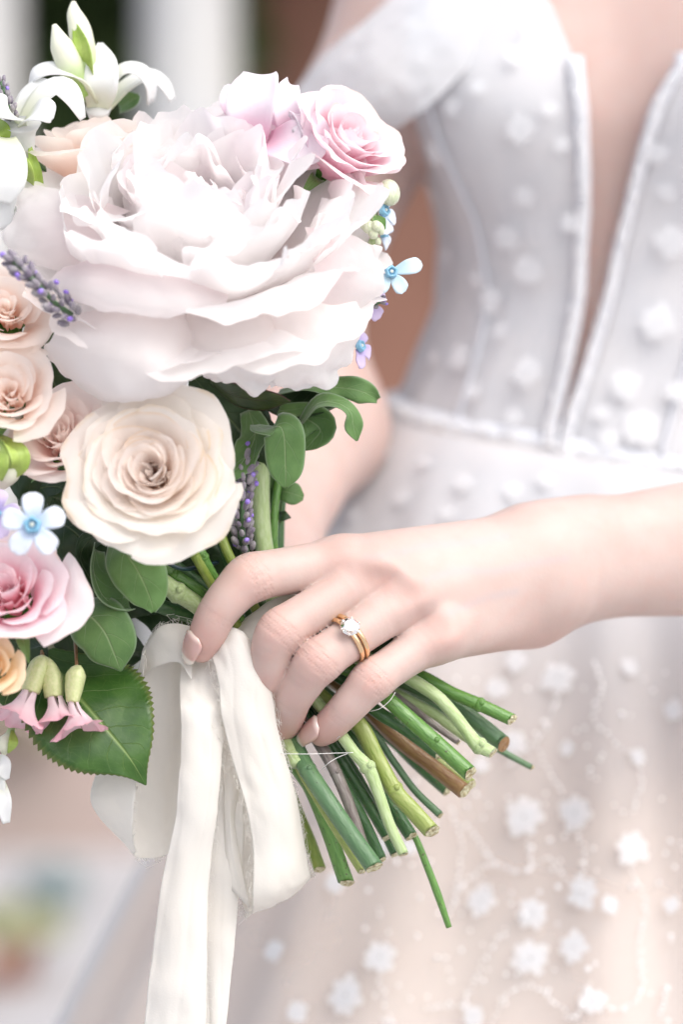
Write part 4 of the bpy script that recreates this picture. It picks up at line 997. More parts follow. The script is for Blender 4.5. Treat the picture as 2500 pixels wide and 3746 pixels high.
leaf('dark leaf underneath the wavy leaf', [(600, 920, 18), (670, 930, 14), (740, 915, 12), (790, 905, 14)], [2, 6, 6, 2], (0, -.8, .5), seed=5, mat='dark', cup=.2)
leaf('bronze tipped pointed leaf under the peony', [(480, 870, 10), (530, 905, 2), (590, 918, -3), (635, 918, -6), (666, 921, -8)], [2, 4.6, 4.8, 2.6, .15], (-.05, -.75, -.6), 'bronze', None, seed=6, fold=-.12)
leaf('small green leaf at the skirt side above the index knuckle', [(630, 1130, 24), (655, 1128, 20), (680, 1135, 20), (697, 1142, 22)], [1.5, 3.4, 3.6, 1], (0, -1, .2), seed=7)
leaf('tiny dark leaf just above the index knuckle', [(635, 1180, 24), (650, 1183, 20), (668, 1188, 20)], [.8, 1.8, .2], (0, -1, .2), 'dark', seed=8)
leaf('dark green wavy leaf tucked behind the cream rose edge', [(570, 940, 12), (585, 1000, 4), (560, 1050, 0), (535, 1082, -2), (512, 1090, -2)], [3, 5.5, 4.4, 3, .5], [(-.2, -.8, .2), (-.4, -.8, .2), (-.5, -.8, .1), (-.2, -.9, .3), (0, -.9, .4)], seed=9, ruf=.003)
leaf('tall dark leaf against the stems right of the lavender', [(600, 1090, 20), (612, 1040, 14), (610, 990, 14), (600, 950, 16)], [1, 4, 4, 1], (.1, -1, 0), 'dark', seed=10)
leaf('green leaf glimpsed behind the stems under the folded leaf', [(640, 1200, 26), (625, 1120, 22), (615, 1060, 22), (625, 1000, 24)], [1, 3.5, 4.5, 2], (.1, -1, 0), 'oval', seed=101)
leaf('light green oval leaf hanging under the cream rose', [(270, 1235, -4), (290, 1270, -15), (322, 1320, -19), (345, 1375, -18), (352, 1404, -17)], [4, 8.0, 8.6, 5.6, .5], [(-.2, -.8, .5), (-.15, -.9, .4), (-.1, -1, .2), (0, -1, 0), (0, -1, -.1)], 'oval2', seed=11, cup=-.12, ruf=.0015)
leaf('green oval leaf with a pale midrib below the light green leaf', [(170, 1400, -4), (205, 1412, -14), (240, 1450, -18), (262, 1500, -17), (277, 1541, -15)], [5, 9.0, 9.2, 7.4, .6], [(-.2, -.8, .5), (-.15, -.9, .4), (-.1, -1, .2), (0, -1, 0), (0, -1, -.1)], 'oval', seed=12, cup=-.12, ruf=.0015)
leaf('grey green leaf rolled into a tube between the two hanging leaves', [(220, 1260, -2), (215, 1310, -9), (235, 1365, -12), (275, 1395, -12), (300, 1395, -10)], [2.5, 4, 5, 5, 2.5], [(.8, -.6, .2), (.8, -.6, .2), (.6, -.7, .5), (.2, -.6, .9), (.2, -.6, .9)], 'oval', seed=13, cup=.7)
leaf('downy curled leaf in the shade beside the pink rose', [(250, 1230, 6), (205, 1240, -2), (185, 1280, -6), (210, 1330, -8), (250, 1375, -6)], [2, 3, 3.4, 3.2, 1], [(0, -.7, .6), (.4, -.8, .3), (.8, -.6, 0), (.6, -.8, .2), (.4, -.8, .4)], 'dark', seed=14, cup=.3)
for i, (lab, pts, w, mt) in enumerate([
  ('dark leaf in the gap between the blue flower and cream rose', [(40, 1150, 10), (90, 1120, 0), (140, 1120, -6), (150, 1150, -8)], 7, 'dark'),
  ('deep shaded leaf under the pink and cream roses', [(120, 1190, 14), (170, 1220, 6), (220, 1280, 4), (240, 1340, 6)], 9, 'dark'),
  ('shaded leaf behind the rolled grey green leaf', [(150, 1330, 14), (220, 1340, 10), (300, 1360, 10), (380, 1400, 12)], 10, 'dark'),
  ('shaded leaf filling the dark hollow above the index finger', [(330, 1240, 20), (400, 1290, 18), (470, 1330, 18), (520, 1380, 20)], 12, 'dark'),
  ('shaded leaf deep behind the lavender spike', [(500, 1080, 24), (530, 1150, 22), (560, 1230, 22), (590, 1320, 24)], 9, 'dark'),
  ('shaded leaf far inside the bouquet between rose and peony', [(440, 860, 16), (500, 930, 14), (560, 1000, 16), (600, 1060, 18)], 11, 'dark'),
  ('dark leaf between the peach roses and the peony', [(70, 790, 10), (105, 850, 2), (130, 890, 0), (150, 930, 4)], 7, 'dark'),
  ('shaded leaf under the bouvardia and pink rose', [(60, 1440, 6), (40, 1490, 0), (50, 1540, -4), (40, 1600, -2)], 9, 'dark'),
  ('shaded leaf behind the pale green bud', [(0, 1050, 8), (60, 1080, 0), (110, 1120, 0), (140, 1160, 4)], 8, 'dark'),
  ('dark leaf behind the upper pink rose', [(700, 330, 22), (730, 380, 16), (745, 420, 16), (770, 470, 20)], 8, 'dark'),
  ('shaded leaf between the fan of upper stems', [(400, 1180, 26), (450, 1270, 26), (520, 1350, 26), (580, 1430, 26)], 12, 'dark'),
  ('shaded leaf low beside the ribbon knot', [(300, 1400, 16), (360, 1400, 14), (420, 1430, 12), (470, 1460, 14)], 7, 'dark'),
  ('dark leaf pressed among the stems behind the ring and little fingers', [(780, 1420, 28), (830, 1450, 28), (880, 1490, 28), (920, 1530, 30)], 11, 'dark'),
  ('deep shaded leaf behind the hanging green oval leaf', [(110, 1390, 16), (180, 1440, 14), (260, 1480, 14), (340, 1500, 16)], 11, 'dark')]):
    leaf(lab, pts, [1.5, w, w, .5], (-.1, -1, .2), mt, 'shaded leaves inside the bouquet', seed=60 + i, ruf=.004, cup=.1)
# the serrated rose leaf
pp = [P(165, 2380, .004), P(265, 2520, -.008), P(375, 2650, -.014), P(470, 2765, -.015), P(535, 2872, -.012)]
g = blade(pp, [.003, .0150, .0192, .0198, .0170, .0115, .0045, .0003], [(.25, -.9, .45), (.22, -.93, .35), (.2, -.95, .25), (.2, -1, .1), (.2, -1, -.05)], nt=181, nsd=13, fold=-.06, teeth=30, tooth=.085, ruf=.0018, rf=90, seed=16)
rl = one('rose_leaf', 'large dark green serrated rose leaf hanging over the ribbon loop', 'leaf', g, M['rosel'], None, .0003)
leaf('dark serrated leaf half hidden behind the pink trumpet flowers', [(90, 1480, 4), (50, 1530, -1), (20, 1590, -3), (10, 1620, -3)], [2, 9, 9, .5], (0, -1, .2), 'rosel', None, nt=81, teeth=14, tooth=.14, seed=17)
leaf('little leaf tip showing below the pink trumpet flowers', [(75, 1640, 2), (85, 1665, -2), (90, 1692, -3)], [2, 2.4, .2], (0, -1, .2), 'oval', None, seed=18)

# ------------------------------------------------------------------ roses
rose('cream_rose', 'large cream garden rose with a peach heart under the peony', 'rose', P(552, 1725, -.034), (-.06, -.93, .30), .0258, 46, M['cream'], M['cream_out'], .4, 11, 64, 24, 46, .62, 'roses', .8, ruf=.12, heart=26)
rose('pink_rose', 'pale pink rose at the upper edge of the bouquet', 'rose', P(1275, 510, .002), (.50, -.64, .58), .0222, 26, M['pink'], M['pink'], 1.0, 22, 52, 14, 70, .7, 'roses', .85, ruf=.13)
rose('pink_rose', 'deeper pink rose at the left edge below the blue flower', 'rose', P(30, 2165, -.034), (-.12, -.86, .50), .0215, 22, M['deep'], M['pink'], 2.2, 33, 70, 18, 60, .55, 'roses', .8, ruf=.13)
rose('peach_rose', 'peach rose at the left edge beside the dark gap', 'rose', P(35, 1440, -.030), (.05, -.90, .42), .0175, 20, M['peach'], M['peach'], .2, 44, 62, 20, 40, .6, 'roses')
rose('peach_rose', 'blush spray rose squeezed between the cream rose and the peach rose', 'rose', P(215, 1600, -.022), (-.22, -.80, .50), .0185, 22, M['blush'], M['blush'], .9, 55, 60, 20, 40, .6, 'roses')
rose('peach_rose', 'peach rose showing its side behind the top of the peony', 'rose', P(330, 520, .018), (-.1, -.12, .99), .026, 18, M['peach'], M['peach'], .5, 66, 75, 10, 60, .6, 'roses', .9)
rose('apricot_rose', 'soft peach rose behind the lavender at the left edge', 'rose', P(20, 1140, -.020), (.10, -.85, .40), .0185, 18, M['peach'], M['peach'], 1.5, 77, 66, 20, 45, .6, 'roses')
rose('apricot_rose', 'golden apricot bloom at the left edge below the pink rose', 'rose', P(-35, 2440, -.040), (-.1, -.9, .3), .0105, 14, M['apricot'], M['apricot'], .1, 88, 66, 8, 45, .6, 'roses', calyx=False)
rose('pink_rose', 'pink lilac rose between the peony top and the upper pink rose', 'rose', P(1010, 470, .016), (-.1, -.55, .85), .022, 16, M['pink'], M['pink'], .7, 99, 78, 12, 60, .4, 'roses')

lp = empty('pale_bloom', 'pale lilac pink bloom with tall upright petals between the peony and the upper pink rose', 'flower', P(1010, 560, .018), group=None)
def Y2(x, y, d): return P(700 + x / 1.742, 200 + y / 1.742, d * mm)
for pts, w, n in (([Y2(400, 560, 6), Y2(385, 400, 0), Y2(400, 240, 0), Y2(440, 130, 6)], [4, 7.2, 8.4, 5.5], (-.2, -1, .1)), ([Y2(630, 520, 8), Y2(615, 400, 4), Y2(605, 280, 4), Y2(635, 195, 8)], [3, 4.6, 4.8, 2.2], (.2, -1, 0)), ([Y2(330, 420, 12), Y2(270, 330, 10), Y2(240, 240, 11), Y2(220, 195, 12)], [2, 4, 3, .8], (0, -1, .3)), ([Y2(480, 560, 4), Y2(600, 560, -5), Y2(720, 590, -6), Y2(800, 500, -4)], [4, 7.5, 7.5, 5], (-.1, -1, .4)), ([Y2(860, 690, 4), Y2(820, 600, -2), Y2(770, 460, -3), Y2(700, 380, 0), Y2(690, 440, 3)], [2, 4, 4.4, 4, 2.5], [(.3, -1, 0), (.3, -1, 0), (.2, -1, .3), (0, -.6, 1), (-.8, -.4, .4)]), ([Y2(520, 520, 12), Y2(510, 400, 10), Y2(520, 300, 12)], [4, 7, 3], (0, -1, .1))):
    v, f, st = blade(pts, [q * mm for q in w], n, 18, 13, cup=.3, ruf=.003, rf=90, seed=len(pts) + w[1])
    o = mesh('petal', np.array(v) - np.array(lp.location), f, M['palepink'], lp, st); solid(o, .0003)
# ------------------------------------------------------------------ the peony
pr = random.Random(7)
pax = Vector((0.02, -0.60, 0.80)).normalized()
pe = empty('peony', 'huge blush white ruffled peony filling the top of the bouquet', 'peony', P(735, 1010, .004), axis_rot(pax, 0.3))
def pet(th, half, L, a0, a1, lip, r0, z0, mat, ruf, seed, flat=.3, notch=0.06, rt=.25, ns=29, nt=18, base=.45):
    v, f, st = rev_petal(math.radians(th), math.radians(half), arc_prof(r0, z0, L, a0, a1, lip), nt, ns, rt, ruf, 45, seed, flat=flat, notch=notch, base=base)
    return mesh('petal', v, f, M[mat], pe, st)
for i in range(11):
    pet(i * 33 + pr.uniform(-8, 8), pr.uniform(34, 42), pr.uniform(.054, .060), 62, 84 + pr.uniform(-8, 12), pr.uniform(-25, 25), .006, -.012, 'peony_lo', .007, 100 + i, .5)
# nested cups: each petal leaves the heart outward and closes in again over it
for n_, L_, a0_, a1_, half_, mt_, sd_, rr_ in ((9, .062, 74, 22, 44, 'peony_lo', 200, .006), (11, .059, 64, 2, 44, 'peony', 300, .007), (12, .056, 56, -10, 42, 'peony', 400, .008), (13, .052, 46, -14, 42, 'peony', 500, .008), (14, .047, 36, -14, 44, 'peony_in', 600, .008), (13, .043, 24, -8, 50, 'peony_in', 700, .008), (9, .039, 8, 4, 60, 'peony_in', 800, .007)):
    for i in range(n_):
        pet(i * 360 / n_ + sd_ * .37 + pr.uniform(-16, 16), half_ * pr.uniform(.75, 1.2), L_ * pr.uniform(.86, 1.10), a0_ + pr.uniform(-9, 9), a1_ + pr.uniform(-22, 22), pr.uniform(-30, 60), .005, -.006, mt_, rr_ * 1.5, sd_ + i, .15, notch=pr.choice((0, .05, .09)), rt=pr.uniform(.12, .28))
def pe_sheet(ctrl, mat='peony_lo', wave=.0015, edge=.003, seed=1, nu=26, nv=34):
    v, f, st = sheet([[D(x, y, d * mm) for x, y, d in r] for r in ctrl], nu, nv, wave, 60, seed, edge, 230)
    inv = pe.matrix_world.inverted()
    return mesh('petal', [tuple(inv @ Vector(p)) for p in v], f, M[mat], pe, st)
# guard petals whose outline the photograph shows
pe_sheet([[(420, 700, -20), (400, 690, -24), (330, 690, -26), (230, 700, -22)], [(440, 760, -28), (380, 750, -36), (260, 745, -38), (150, 740, -28)], [(440, 830, -30), (370, 830, -42), (230, 815, -42), (110, 785, -28)], [(425, 885, -26), (350, 905, -36), (230, 895, -36), (98, 800, -22)], [(400, 893, -20), (330, 918, -26), (225, 912, -26), (110, 830, -18)]], seed=21, edge=.001)
pe_sheet([[(520, 640, -28), (400, 600, -36), (250, 590, -36), (150, 610, -26)], [(520, 690, -34), (400, 670, -48), (250, 650, -48), (120, 635, -32)], [(500, 700, -36), (400, 710, -50), (260, 695, -50), (112, 655, -32)], [(480, 695, -34), (400, 725, -44), (270, 715, -44), (125, 680, -28)]], 'peony', seed=22, edge=.001)
pe_sheet([[(440, 700, -22), (520, 700, -26), (600, 720, -26), (660, 740, -22)], [(420, 770, -26), (500, 790, -32), (580, 800, -32), (650, 800, -26)], [(425, 850, -24), (500, 860, -30), (580, 870, -28), (650, 850, -24)], [(440, 865, -20), (530, 885, -24), (580, 905, -22), (640, 880, -20)]], seed=23, edge=.004)
pe_sheet([[(600, 690, -20), (680, 680, -26), (760, 700, -26), (820, 690, -18)], [(600, 780, -24), (690, 780, -30), (770, 770, -28), (830, 730, -18)], [(610, 850, -22), (690, 860, -28), (770, 840, -24), (828, 760, -14)], [(625, 885, -18), (700, 896, -22), (770, 870, -18), (790, 800, -12)]], seed=24, edge=.004)
pe_sheet([[(700, 520, -20), (720, 600, -26), (720, 660, -26), (690, 720, -20)], [(790, 530, -18), (810, 600, -22), (810, 670, -22), (770, 740, -16)], [(850, 560, -10), (868, 620, -14), (868, 670, -14), (822, 718, -10)], [(862, 560, -4), (880, 615, -8), (876, 680, -8), (832, 705, -6)]], 'peony', seed=25, edge=.004)
pe_sheet([[(300, 480, -20), (240, 520, -26), (240, 600, -28), (280, 650, -22)], [(190, 450, -16), (130, 500, -22), (120, 570, -24), (170, 640, -20)], [(90, 430, -6), (50, 470, -12), (30, 560, -14), (60, 600, -10)], [(60, 432, -2), (35, 460, -6), (20, 540, -8), (25, 590, -6)]], 'peony', seed=26, edge=.004)

# ------------------------------------------------------------------ tuberoses
def px(x, y, d): return P(x / 1.742, y / 1.742, d * mm)
def floret(label, base, petals, extra=(), group='white tuberose florets'):
    e = empty('tuberose', label, 'flower', base, group=group)
    for k, (pts, w, n) in enumerate(petals):
        blade_part('petal', e, M['white'], pts, [q * mm for q in w], n, 18, 9, cup=.25, seed=k + 1, rnd=.1, thick=.0006)
    for name, mt, pts, rad in extra:
        v, f, st = tube(pts, [r * mm for r in rad], 12, 20); st = [(s[0], s[1] / 3, 0) for s in st]
        mesh(name, np.array(v) - np.array(e.location), f, M[mt], e, st)
    return e
floret('tall white tuberose with one upright petal between the buds and the column', px(610, 760, 30), [
  ([px(620, 720, 28), px(640, 560, 20), px(650, 400, 20), px(640, 275, 24)], [3, 5.4, 4.8, .8], (.1, -1, .1)),
  ([px(600, 640, 26), px(480, 480, 16), px(330, 450, 14), px(230, 480, 14), px(190, 540, 16)], [2.5, 4, 4.4, 3.6, 1], [(0, -.7, .7), (0, -.6, .8), (-.1, -.6, .8), (-.6, -.6, .5), (-.8, -.6, .3)]),
  ([px(640, 660, 30), px(760, 470, 26), px(870, 450, 26), px(950, 530, 28), px(960, 660, 32)], [2.5, 3.6, 4.2, 3.8, 2], [(0, -.7, .7), (0, -.6, .8), (.2, -.6, .8), (.7, -.6, .4), (.8, -.6, .2)]),
  ([px(660, 700, 34), px(800, 560, 34), px(940, 490, 34), px(1040, 540, 36), px(1100, 640, 38)], [2.5, 3.6, 4, 3.4, 1.5], [(0, -.7, .7), (0, -.6, .8), (.2, -.6, .8), (.6, -.6, .5), (.8, -.6, .2)])],
  [('throat', 'white', [px(640, 900, 34), px(630, 780, 30), px(625, 690, 26)], [2, 2.6, 4.4])])
floret('wide open white tuberose curling over the green sepals at the left edge', px(140, 950, 6), [
  ([px(140, 800, 0), px(220, 720, -8), px(300, 720, -10), px(330, 770, -8)], [3, 5, 4.6, 1], [(0, -.8, .6), (0, -.8, .6), (.3, -.8, .5), (.6, -.8, .3)]),
  ([px(130, 800, 0), px(60, 710, -8), px(-40, 690, -10), px(-120, 740, -8)], [3, 5, 5, 2], (0, -.8, .6)),
  ([px(150, 800, 4), px(250, 640, 2), px(370, 560, 2), px(460, 630, 2), px(530, 760, 4)], [3, 4.4, 5, 4.4, 1.2], [(0, -.7, .7), (-.2, -.7, .7), (0, -.7, .8), (.6, -.7, .5), (.7, -.7, .3)]),
  ([px(140, 810, 6), px(170, 640, 8), px(250, 560, 10), px(330, 540, 10)], [3, 4, 4, 1.2], (-.5, -.7, .5))],
  [('throat', 'white', [px(200, 1180, 8), px(160, 1000, 4), px(140, 860, 0), px(135, 790, -2)], [2.2, 3.2, 4.4, 6.5])])
floret('white tuberose drooping down the left edge over the peony', px(40, 1150, -10), [
  ([px(40, 880, -8), px(60, 1000, -14), px(50, 1150, -16), px(20, 1300, -14)], [3, 5, 5.4, 2], (.3, -1, .1)),
  ([px(0, 900, -8), px(-30, 1100, -12), px(-20, 1300, -12), px(30, 1460, -8)], [3, 6, 6, 2], (.2, -1, 0))])
def bud(label, pts, rad, sep, group='tuberose buds'):
    e = empty('tuberose_bud', label, 'bud', pts[0], group=group); L = np.array(pts[0])
    v, f, st = tube(pts, [r * mm for r in rad], 12, 24); st = [(s[0], s[1] / 3, 0) for s in st]
    mesh('bud', np.array(v) - L, f, M['budw'], e, st)
    for p, w, n in sep: blade_part('sepal', e, M['lime'], p, [q * mm for q in w], n, 14, 7, cup=.3, thick=.0003)
bud('taller tuberose bud with a green flank at the top of the bouquet', [px(580, 640, 26), px(550, 420, 22), px(510, 200, 22), px(475, 90, 22), px(468, 15, 23)], [2.4, 4.2, 3.9, 2.6, .8], [([px(580, 560, 24), px(530, 330, 16), px(465, 130, 20)], [1.5, 3.2, .4], (-.5, -1, 0))])
bud('shorter cream tuberose bud beside the taller one', [px(520, 620, 22), px(450, 430, 18), px(390, 290, 16), px(345, 160, 16)], [2.6, 4.6, 3.8, .8], [])
bud('green and white pointed bud at the left edge next to the peach rose', [P(-20, 1640, -.02), P(10, 1690, -.03), P(10, 1730, -.03), P(-10, 1790, -.026)], [4, 6, 5.5, 1.5], [([P(-10, 1590, -.024), P(55, 1640, -.036), P(70, 1700, -.036), P(20, 1760, -.03)], [1, 3, 3, .3], (.5, -.9, .2)), ([P(-30, 1600, -.024), P(0, 1680, -.038), P(5, 1760, -.036)], [1, 3, .3], (-.1, -1, .1))])
bud('small round green bud hanging under the pink trumpet flowers', [P(50, 2640, -.004), P(35, 2690, -.008), P(20, 2720, -.01), P(15, 2760, -.009)], [.7, 1.6, 3.0, .6], [([P(45, 2670, -.010), P(48, 2715, -.014), P(30, 2755, -.011)], [.4, 1.5, .2], (.4, -1, 0))])
for k, (lab, pts, w, n) in enumerate([
  ('lime green sepal clasping the tuberose throat', [px(180, 1190, 0), px(130, 1080, -8), px(95, 940, -8)], [2, 4.2, .4], (-.2, -1, .1)),
  ('narrow lime sepal along the right side of the tuberose throat', [px(262, 1215, 2), px(220, 1080, -2), px(190, 920, 0)], [1.2, 2, .3], (.5, -1, .1)),
  ('lime leaf tip at the left edge above the drooping tuberose', [px(-40, 780, 0), px(20, 840, -6), px(40, 915, -4)], [2, 2.4, .3], (0, -1, .2)),
  ('dark green sliver leaf between the drooping tuberose and peony', [px(40, 1290, 0), px(70, 1320, -4), px(92, 1350, -2)], [1, 1.4, .3], (0, -1, .2)),
  ('blurred green leaf seen through the arching tuberose petals', [px(760, 690, 44), px(840, 640, 40), px(890, 610, 40)], [2, 3, .5], (0, -1, .2)),
  ('grey green leaf in the shade below the open tuberose', [px(250, 1000, 30), px(300, 1080, 26), px(400, 1130, 26), px(420, 1200, 28)], [3, 9, 9, 3], (0, -1, .1))]):
    pl = one('leaf', lab, 'leaf', blade(pts, [q * mm for q in w], n, 14, 7, cup=.3, seed=k), M['lime'] if 'lime' in lab else M['oval'], None, .0003)
# white flower drooping at the lower left edge
floret('white ragged flower hanging at the left edge below the green bud', P(-20, 2760, -.01), [
  ([P(-20, 2780, -.01), P(5, 2800, -.014), P(28, 2850, -.012)], [2, 3, .6], (.3, -1, 0)),
  ([P(-10, 2850, -.01), P(10, 2930, -.014), P(24, 3010, -.012)], [2, 2.6, 1], (.3, -1, 0)),
  ([P(-40, 2800, -.01), P(-20, 2880, -.012), P(-10, 2960, -.012)], [3, 3.4, 1], (.1, -1, 0))], group=None)

# ------------------------------------------------------------------ blue tweedia
def tweedia(label, c, axis, R, mat, core, spin=0.0, petals=5, skip=(), long=(), group='blue tweedia flowers'):
    e = empty('tweedia', label, 'flower', c, axis_rot(axis, spin), group)
    for k in range(petals):
        if k in skip: continue
        a = k * 2 * PI / petals; d = Vector((math.cos(a), math.sin(a), 0)) * (1.45 if k in long else 1)
        v, f, st = blade([d * R * .10, d * R * .5 + Vector((0, 0, R * .10)), d * R * .85 + Vector((0, 0, R * .06)), d * R * 1.02], [R * .12, R * .30, R * .32, R * .10], (0, 0, 1), 14, 7, cup=.12, ruf=.0006, rf=300, seed=k + spin)
        o = mesh('petal', v, f, M[mat], e, st); solid(o, .0004)
    v = []; st = []; pf = [(.26, .0), (.25, .22), (.17, .26), (.15, .12), (.05, .10)]
    for i, (r, z) in enumerate(pf):
        for j in range(15):
            q = 1 + (.14 * math.cos(j * 2 * PI / 3) if i < 3 else 0); v.append((R * r * q * math.cos(j * 2 * PI / 15), R * r * q * math.sin(j * 2 * PI / 15), R * (z + .08))); st.append((0, 0, 0))
    mesh('corona', v, grid_faces(len(pf), 15, True), M[core], e, st)
    v, f, st = ball((0, 0, R * .26), R * .085, n=8, m=6); mesh('stigma', v, f, M['white'], e, st)
    return e
tweedia('open pale blue five petalled flower with a blue centre beside the cream rose', P(122, 1922, -.055), (-.05, -1, .1), .0098, 'blue', 'bluecore', .35)
tweedia('aqua flower with one long petal pointing right, against the brown wall', P(1428, 998, -.002), (.25, -.95, .1), .0076, 'blue2', 'bluecore', .30, skip=(1, 2), long=(0,))
tweedia('small blue flower low in the budded sprig beside the peony', P(1395, 775, .004), (.75, -.6, .2), .0075, 'blue', 'bluecore', -.3, skip=(2, 3))
tweedia('blue flower turned away under the budded sprig', P(1395, 850, .008), (.8, -.5, -.1), .0068, 'blue', 'bluecore', .5, skip=(2, 3))
tweedia('lilac flower at the peony edge above the green leaves', P(1308, 1270, .006), (.7, -.5, .2), .0072, 'lilac', 'bluecore', .9, skip=(2,))
tweedia('lilac blue petals just showing between the blue flower and the pink rose', P(-15, 1880, -.040), (-.2, -1, .1), .0075, 'lilac', 'bluecore', .1)
tweedia('bluish flower peeping from behind the right rim of the peony', P(1340, 1112, .006), (.4, -.8, -.2), .0072, 'lilac', 'bluecore', .6)
tweedia('small white blue flower between the pink rose and the peony', P(1085, 590, .010), (.2, -.9, .2), .006, 'blue', 'bluecore', .6)
def Z2(x, y, d): return P(700 + x / 1.742, 200 + y / 1.742, d * mm)
sp = empty('bud_sprig', 'downy green sprig of tweedia buds under the upper pink rose', 'sprig', Z2(1165, 1010, 6))
for (x, y, d, r, s) in ((1148, 880, 2, 3.0, 1.5), (1262, 880, 2, 5.2, 1.25), (1058, 985, 2, 2.0, 2.0), (1130, 1100, -2, 3.0, 1.1), (1180, 1095, -3, 2.6, 1.1), (1205, 1110, -1, 2.0, 1.6), (1105, 1085, -1, 2.4, 1.1), (1160, 1140, -2, 2.4, 1.2), (1192, 1190, 0, 1.4, 1.5)):
    v, f, st = ball(Vector(Z2(x, y, d)) - sp.location, r * mm * .68, 1, 1, s, 12, 9, Matrix.Rotation(.25 * math.sin(x), 3, 'Y')); mesh('bud', v, f, M['s_bud'], sp, [(a[0], a[1], x * .1) for a in st])
for pts, r in (([Z2(1165, 1180, 3), Z2(1165, 1010, 5), Z2(1180, 940, 4), Z2(1148, 910, 3)], 1.3), ([Z2(1175, 960, 4), Z2(1215, 930, 3), Z2(1250, 910, 3)], 1.1), ([Z2(1160, 1010, 5), Z2(1100, 1030, 4), Z2(1060, 1020, 3)], 1.1), ([Z2(1165, 1180, 3), Z2(1120, 1260, 16), Z2(1000, 1500, 30)], 1.4)):
    v, f, st = tube(pts, [r * mm] * len(pts), 8, 14); mesh('stalk', np.array(v) - np.array(sp.location), f, M['s_fuzz'], sp, st)
for pts, w in (([Z2(1175, 1030, 2), Z2(1205, 1070, -1), Z2(1238, 1115, 0)], [.8, 2.0, .2]), ([Z2(1090, 1045, 2), Z2(1060, 1065, 0), Z2(1045, 1080, 1)], [.6, 1.4, .2]), ([Z2(1075, 1040, 4), Z2(1055, 985, 1), Z2(1068, 925, 1)], [1, 2.4, .4])):
    blade_part('sepal', sp, M['oval2'], pts, [q * mm for q in w], (.2, -1, .1), 10, 7, cup=.3)

# ------------------------------------------------------------------ lavender
def lavender(label, pts, r, n, seed, group='lavender spikes'):
    e = empty('lavender', label, 'lavender', pts[0], group=group); L = np.array(pts[0]); rng = random.Random(seed)
    v, f, st = tube(pts, [.0008] * len(pts), 8, 20); mesh('stalk', np.array(v) - L, f, M['s_blue'], e, st)
    c = cr([tuple(p) for p in pts], np.linspace(0.02, 1, n)); k = 0
    for i in range(n):
        d = Vector(c[min(i + 1, n - 1)] - c[max(i - 1, 0)]).normalized()
        a0 = rng.uniform(0, 6)
        for q in range(5):
            a = a0 + q * 2 * PI / 5; x = d.orthogonal().normalized(); y = d.cross(x); o_ = (x * math.cos(a) + y * math.sin(a)); rr = r * rng.uniform(.6, 1.15) * (1 - .4 * i / n)
            v, f, st = ball(Vector(c[i]) + o_ * rr - Vector(L), r * rng.uniform(.28, .44), .8, .8, 1.5, 8, 5, axis_rot(d + o_ * rng.uniform(.2, 1))); mesh('bud', v, f, M['lav'], e, st)
            if rng.random() < .28:
                v, f, st = ball(Vector(c[i]) + o_ * rr * 1.45 + d * r * .4 - Vector(L), r * .30, 1, 1, .7, 6, 4, axis_rot(o_)); mesh('petal', v, f, M['lavp'], e, st)
    return e
lavender('lavender spike standing between the cream rose and the folded green leaf', [D(560, 1255, .006), D(556, 1180, .000), D(562, 1100, .000), D(578, 1035, .004)], .0034, 13, 3)
lavender('blurred lavender spike lying across the left of the peony', [D(165, 722, -.036), D(120, 690, -.042), D(75, 640, -.048), D(25, 595, -.046)], .0036, 9, 4)
lavender('lavender tip at the left edge above the tuberoses', [D(25, 270, .0), D(12, 225, -.002), D(2, 185, .0)], .0024, 6, 5)
lavender('bit of lavender behind the right edge of the peony', [D(790, 720, .014), D(830, 705, .006), D(880, 690, .004)], .0020, 6, 6)

# ------------------------------------------------------------------ pink trumpet flowers on thin stalks
def Z4(x, y, d): return P(x / 2.613, 2300 + y / 2.613, d * mm)
def trumpet(label, pts, rad, mouth, axis, R, n, seed, group='pink trumpet flowers'):
    e = empty('trumpet_flower', label, 'flower', pts[0], group=group); L = np.array(pts[0])
    v, f, st = tube(pts[:2], [.0006, .0006], 7, 6); mesh('stalk', np.array(v) - L, f, M['s_brown'], e, st)
    v, f, st = tube(pts[1:], [r * mm for r in rad], 14, 20, ridge=.07); mesh('calyx', np.array(v) - L, f, M['calyxm'], e, st)
    rot = axis_rot(axis); rng = random.Random(seed)
    for k in range(n):
        a = 2 * PI * k / n
        v, f, st = rev_petal(a, math.radians(38), [(rad[-1] * .8 * mm, -.001), (rad[-1] * 1.1 * mm, R * .45), (R * .72, R * .95), (R * 1.12, R * 1.22)], 10, 9, .2, R * .35, 160, seed + k, notch=.14, base=.6)
        mesh('petal', [tuple(Vector(mouth) + rot @ Vector(p) - Vector(L)) for p in v], f, M['bouv'], e, st)
    return e
trumpet('pink trumpet flower with the widest ruffled mouth, leftmost of the three', [Z4(400, 150, 4), Z4(400, 270, -8), Z4(380, 350, -13), Z4(330, 480, -15), Z4(290, 600, -16)], [.9, 3.4, 3.4, 2.9], Z4(285, 610, -16), (-.35, -.35, -.9), .0088, 5, 1)
trumpet('pink trumpet flower in the middle, sharing a stalk with the widest one', [Z4(405, 150, 5), Z4(410, 280, -8), Z4(455, 370, -12), Z4(500, 500, -14), Z4(520, 650, -15)], [.9, 3.2, 3.5, 2.9], Z4(522, 660, -15), (.2, -.3, -.9), .0078, 5, 2)
trumpet('slim pink trumpet flower with a striped green calyx in front of the rose leaf', [Z4(710, -60, 2), Z4(735, 370, -14), Z4(730, 430, -17), Z4(710, 560, -18), Z4(695, 700, -19)], [.8, 3.2, 2.9, 2.0], Z4(690, 700, -19), (.25, -.25, -.95), .0085, 5, 3)

